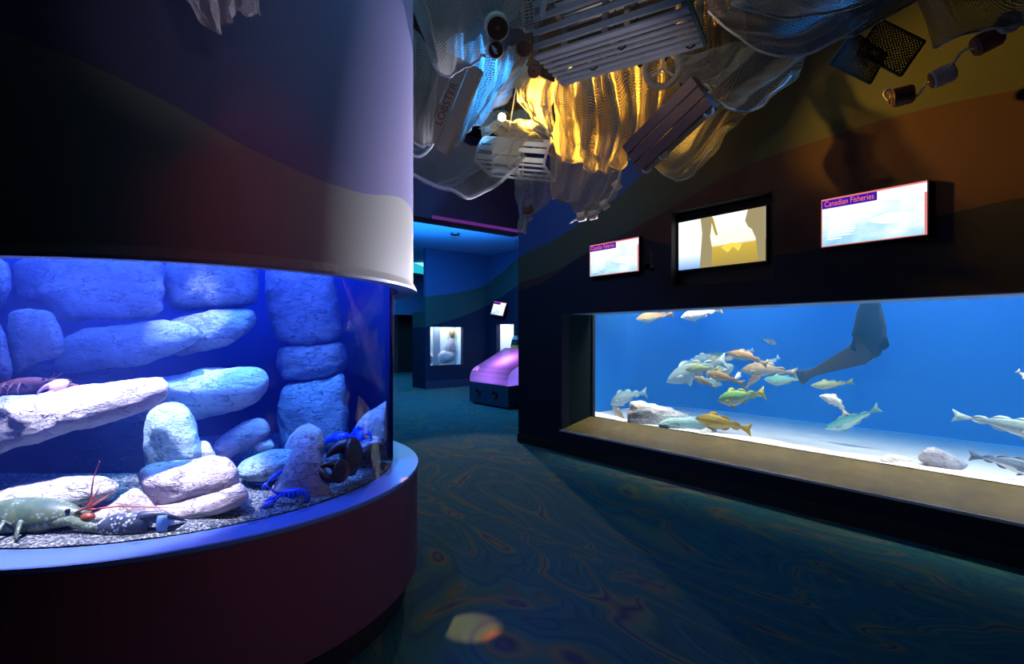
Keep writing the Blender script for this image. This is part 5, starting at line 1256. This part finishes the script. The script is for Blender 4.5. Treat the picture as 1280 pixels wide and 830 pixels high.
# round aquarium
dc = lambda x, y, z: Vector((DC.x+x, DC.y+y, z))
spot('round_tank_white', dc(.05, -.95, 2.62), dc(.08, -.70, .8), 560, (1, .84, .95), 38, .35, .05)
spot('round_tank_shelf', dc(-.05, -.58, 2.65), dc(-.12, -.55, 1.1), 200, (.80, .86, 1), 27, .5, .05)
spot('round_tank_middle', dc(0, -.25, 2.65), dc(-.02, .05, 1.2), 200, (.80, .90, 1), 22, .5, .05)
spot('round_tank_ledge', dc(-.45, -.62, 2.6), dc(-.48, -.60, 1.1), 150, (.85, .88, 1), 24, .5, .05)
spot('round_tank_cyan', dc(.40, -.25, 2.65), dc(.02, -.20, .8), 130, (.20, .80, 1), 36, .4, .05)
spot('round_tank_cool', dc(.62, -.35, 2.6), dc(.55, .05, .9), 110, (.15, .42, 1), 46, .5, .05)
spot('round_tank_left', dc(-.75, -.45, 2.5), dc(-.62, -.35, 1.3), 34, (.18, .38, 1), 60, .6, .05)
spot('round_tank_purple', dc(-.78, -.55, 2.3), dc(-.68, -.76, .8), 90, (.70, .05, 1), 22, .2, .03)
area('round_tank_blue', dc(0, 0, 2.7), dc(0, 0, 0), 60, (.06, .17, 1), 1.5, 1.5)
area('round_tank_front_blue', dc(.25, -.85, 2.2), dc(.1, .3, 1.3), 16, (.10, .24, 1), .8, .3)
# added warm spot, stands in for tank light refracted onto the carpet
spot('round_tank_edge_beam', dc(.86, -.12, 1.83), P(588, 782, 2.64), 900, (1, .22, .07), 9.5, .7, .01)
# yellow lamp and blue lamp among the nets
yl = P(627.5, 146.5, 5.2)
Xs = track_spot('small yellow lamp shining out of the nets', yl+Vector((.02, .12, .06)), P(740, 300, 3.0), .8)
b = MB(); b.sphere(yl, .04, 14, 10); o = b.build('lamp_bulb', emit('yellow bulb', (1, .72, .22), 40), smooth=True); tag(o, 'glowing yellow bulb among golden nets', 'bulb')
spot('yellow_lamp', yl+Vector((.0, -.08, 0)), P(765, 130, 4.2), 900, (1, .52, .06), 60, .5, .03)
L = bpy.data.lights.new('yellow_glow', 'POINT'); L.energy = 3; L.color = (1, .62, .14); L.shadow_soft_size = .05; o = bpy.data.objects.new('yellow_glow', L); COL.objects.link(o); o.location = yl+Vector((.05, -.15, .06))
spot('blue_lamp', P(655, 0, 3.9), P(592, 95, 4.7), 420, (.03, .36, 1), 46, .5, .04)
spot('blue_lamp_right', P(1060, -40, 3.0), P(1020, 60, 3.1), 30, (.05, .35, 1), 80, .5, .04)
spot('white_net_fill', Vector((.55, 2.2, 2.0)), P(760, 60, 3.2), 26, (.80, .82, 1), 50, .8, .05)  # added fill in mid-air for the nets and trap laths
spot('corner_net_fill', Vector((-.1, .5, 2.2)), P(280, 10, 1.6), 3, (.9, .75, .85), 30, .6, .05)  # weak fill added for the coarse net scrap
# added spot and housing that brighten the round wall from the far right
ds = W(2.35, -.16, 2.22)
Xd = track_spot('added black spotlight on the dark wall between left screen and video niche', ds, DC+Vector((1.0, .2, 2.45)), .6)
spot('drum_fill_spot', ds+(DC+Vector((1.0, .2, 2.45))-ds).normalized()*.10, DC+Vector((1.0, .2, 2.45)), 850, (.80, .80, 1), 40, .6, .06)
spot('trap_fill', Vector((.1, 2.6, 2.2)), P(645, 195, 5.1), 90, (1, .95, .85), 14, .6, .04)  # unseen spot added from below to whiten the half round trap
spot('wall_blue', W(.6, -2.4, 3.9), W(.9, 0, 2.3), 80, (.12, .30, 1), 80, .8, .1)  # blue fill added for the dark left end of the wall
spot('floor_beam', Vector((-.75, 11.2, 3.3)), P(610, 620, 4.6), 600, (1, .66, .50), 40, .4, .03)
spot('wall_wash', W(3.4, -3.0, 3.95), W(4.5, 0, 2.8), 26, (1, .84, .50), 50, .6, .05)
area('far_blue', MW @ Vector((-4.0, 1.2, 3.7)), MW @ Vector((-5.0, 1.8, 6)), 120, (.05, .42, 1), 3, 3)
area('far_blue_down', MW @ Vector((-4.2, 1.0, 3.95)), MW @ Vector((-4.2, 1.0, 0)), 330, (.06, .40, .95), 4, 3)
area('far_corridor', MW @ Vector((-10, 3.0, 3.9)), MW @ Vector((-10, 3.0, 0)), 260, (.06, .40, .95), 3, 3)
spot('red_wash', Vector((.5, .6, 3.9)), Vector((-.98, 2.08, 1.95)), 16, (1, .02, .05), 20, 1, .1)  # added red spot, tints one patch of the round wall
spot('base_wash', Vector((.9, 1.2, 1.7)), Vector((-.9, 2.2, .4)), 22, (1, .72, .85), 60, 1, .2)  # soft fill added to lift the maroon base
wd = bpy.data.worlds.new('dim hall'); sc.world = wd; wd.use_nodes = True
wd.node_tree.nodes['Background'].inputs[0].default_value = (.14, .12, .22, 1); wd.node_tree.nodes['Background'].inputs[1].default_value = .05
area('hall_fill', MW @ Vector((2.0, -3.0, 4.0)), MW @ Vector((2.0, -3.0, 0)), 34, (.25, .58, 1), 4, 4)

spot('crate_fill', Vector((-.1, 2.2, 2.1)), P(560, 130, 4.25), 26, (.9, .85, .8), 26, .7, .05)  # unseen fill added to brighten the crate and its lettering

# ------------------------------------------------------------------ camera and look
cam = bpy.data.cameras.new('camera'); co_ = bpy.data.objects.new('camera', cam); COL.objects.link(co_); sc.camera = co_
co_.location = (0, 0, EYE); co_.rotation_euler = (R_(90), 0, 0); cam.lens = 18; cam.sensor_width = 36; cam.sensor_fit = 'HORIZONTAL'
cam.shift_y = (HY-415)/1280; cam.clip_start = .05; cam.clip_end = 100
sc.view_settings.view_transform = 'Standard'; sc.view_settings.look = 'None'; sc.view_settings.gamma = 1; sc.view_settings.exposure = 0
sc.view_settings.use_curve_mapping = False
cy = sc.cycles; cy.transparent_max_bounces = 40; cy.max_bounces = 8; cy.volume_bounces = 1; cy.use_denoising = True
cy.caustics_reflective = False; cy.caustics_refractive = False; cy.sample_clamp_indirect = 6; cy.volume_step_rate = 4
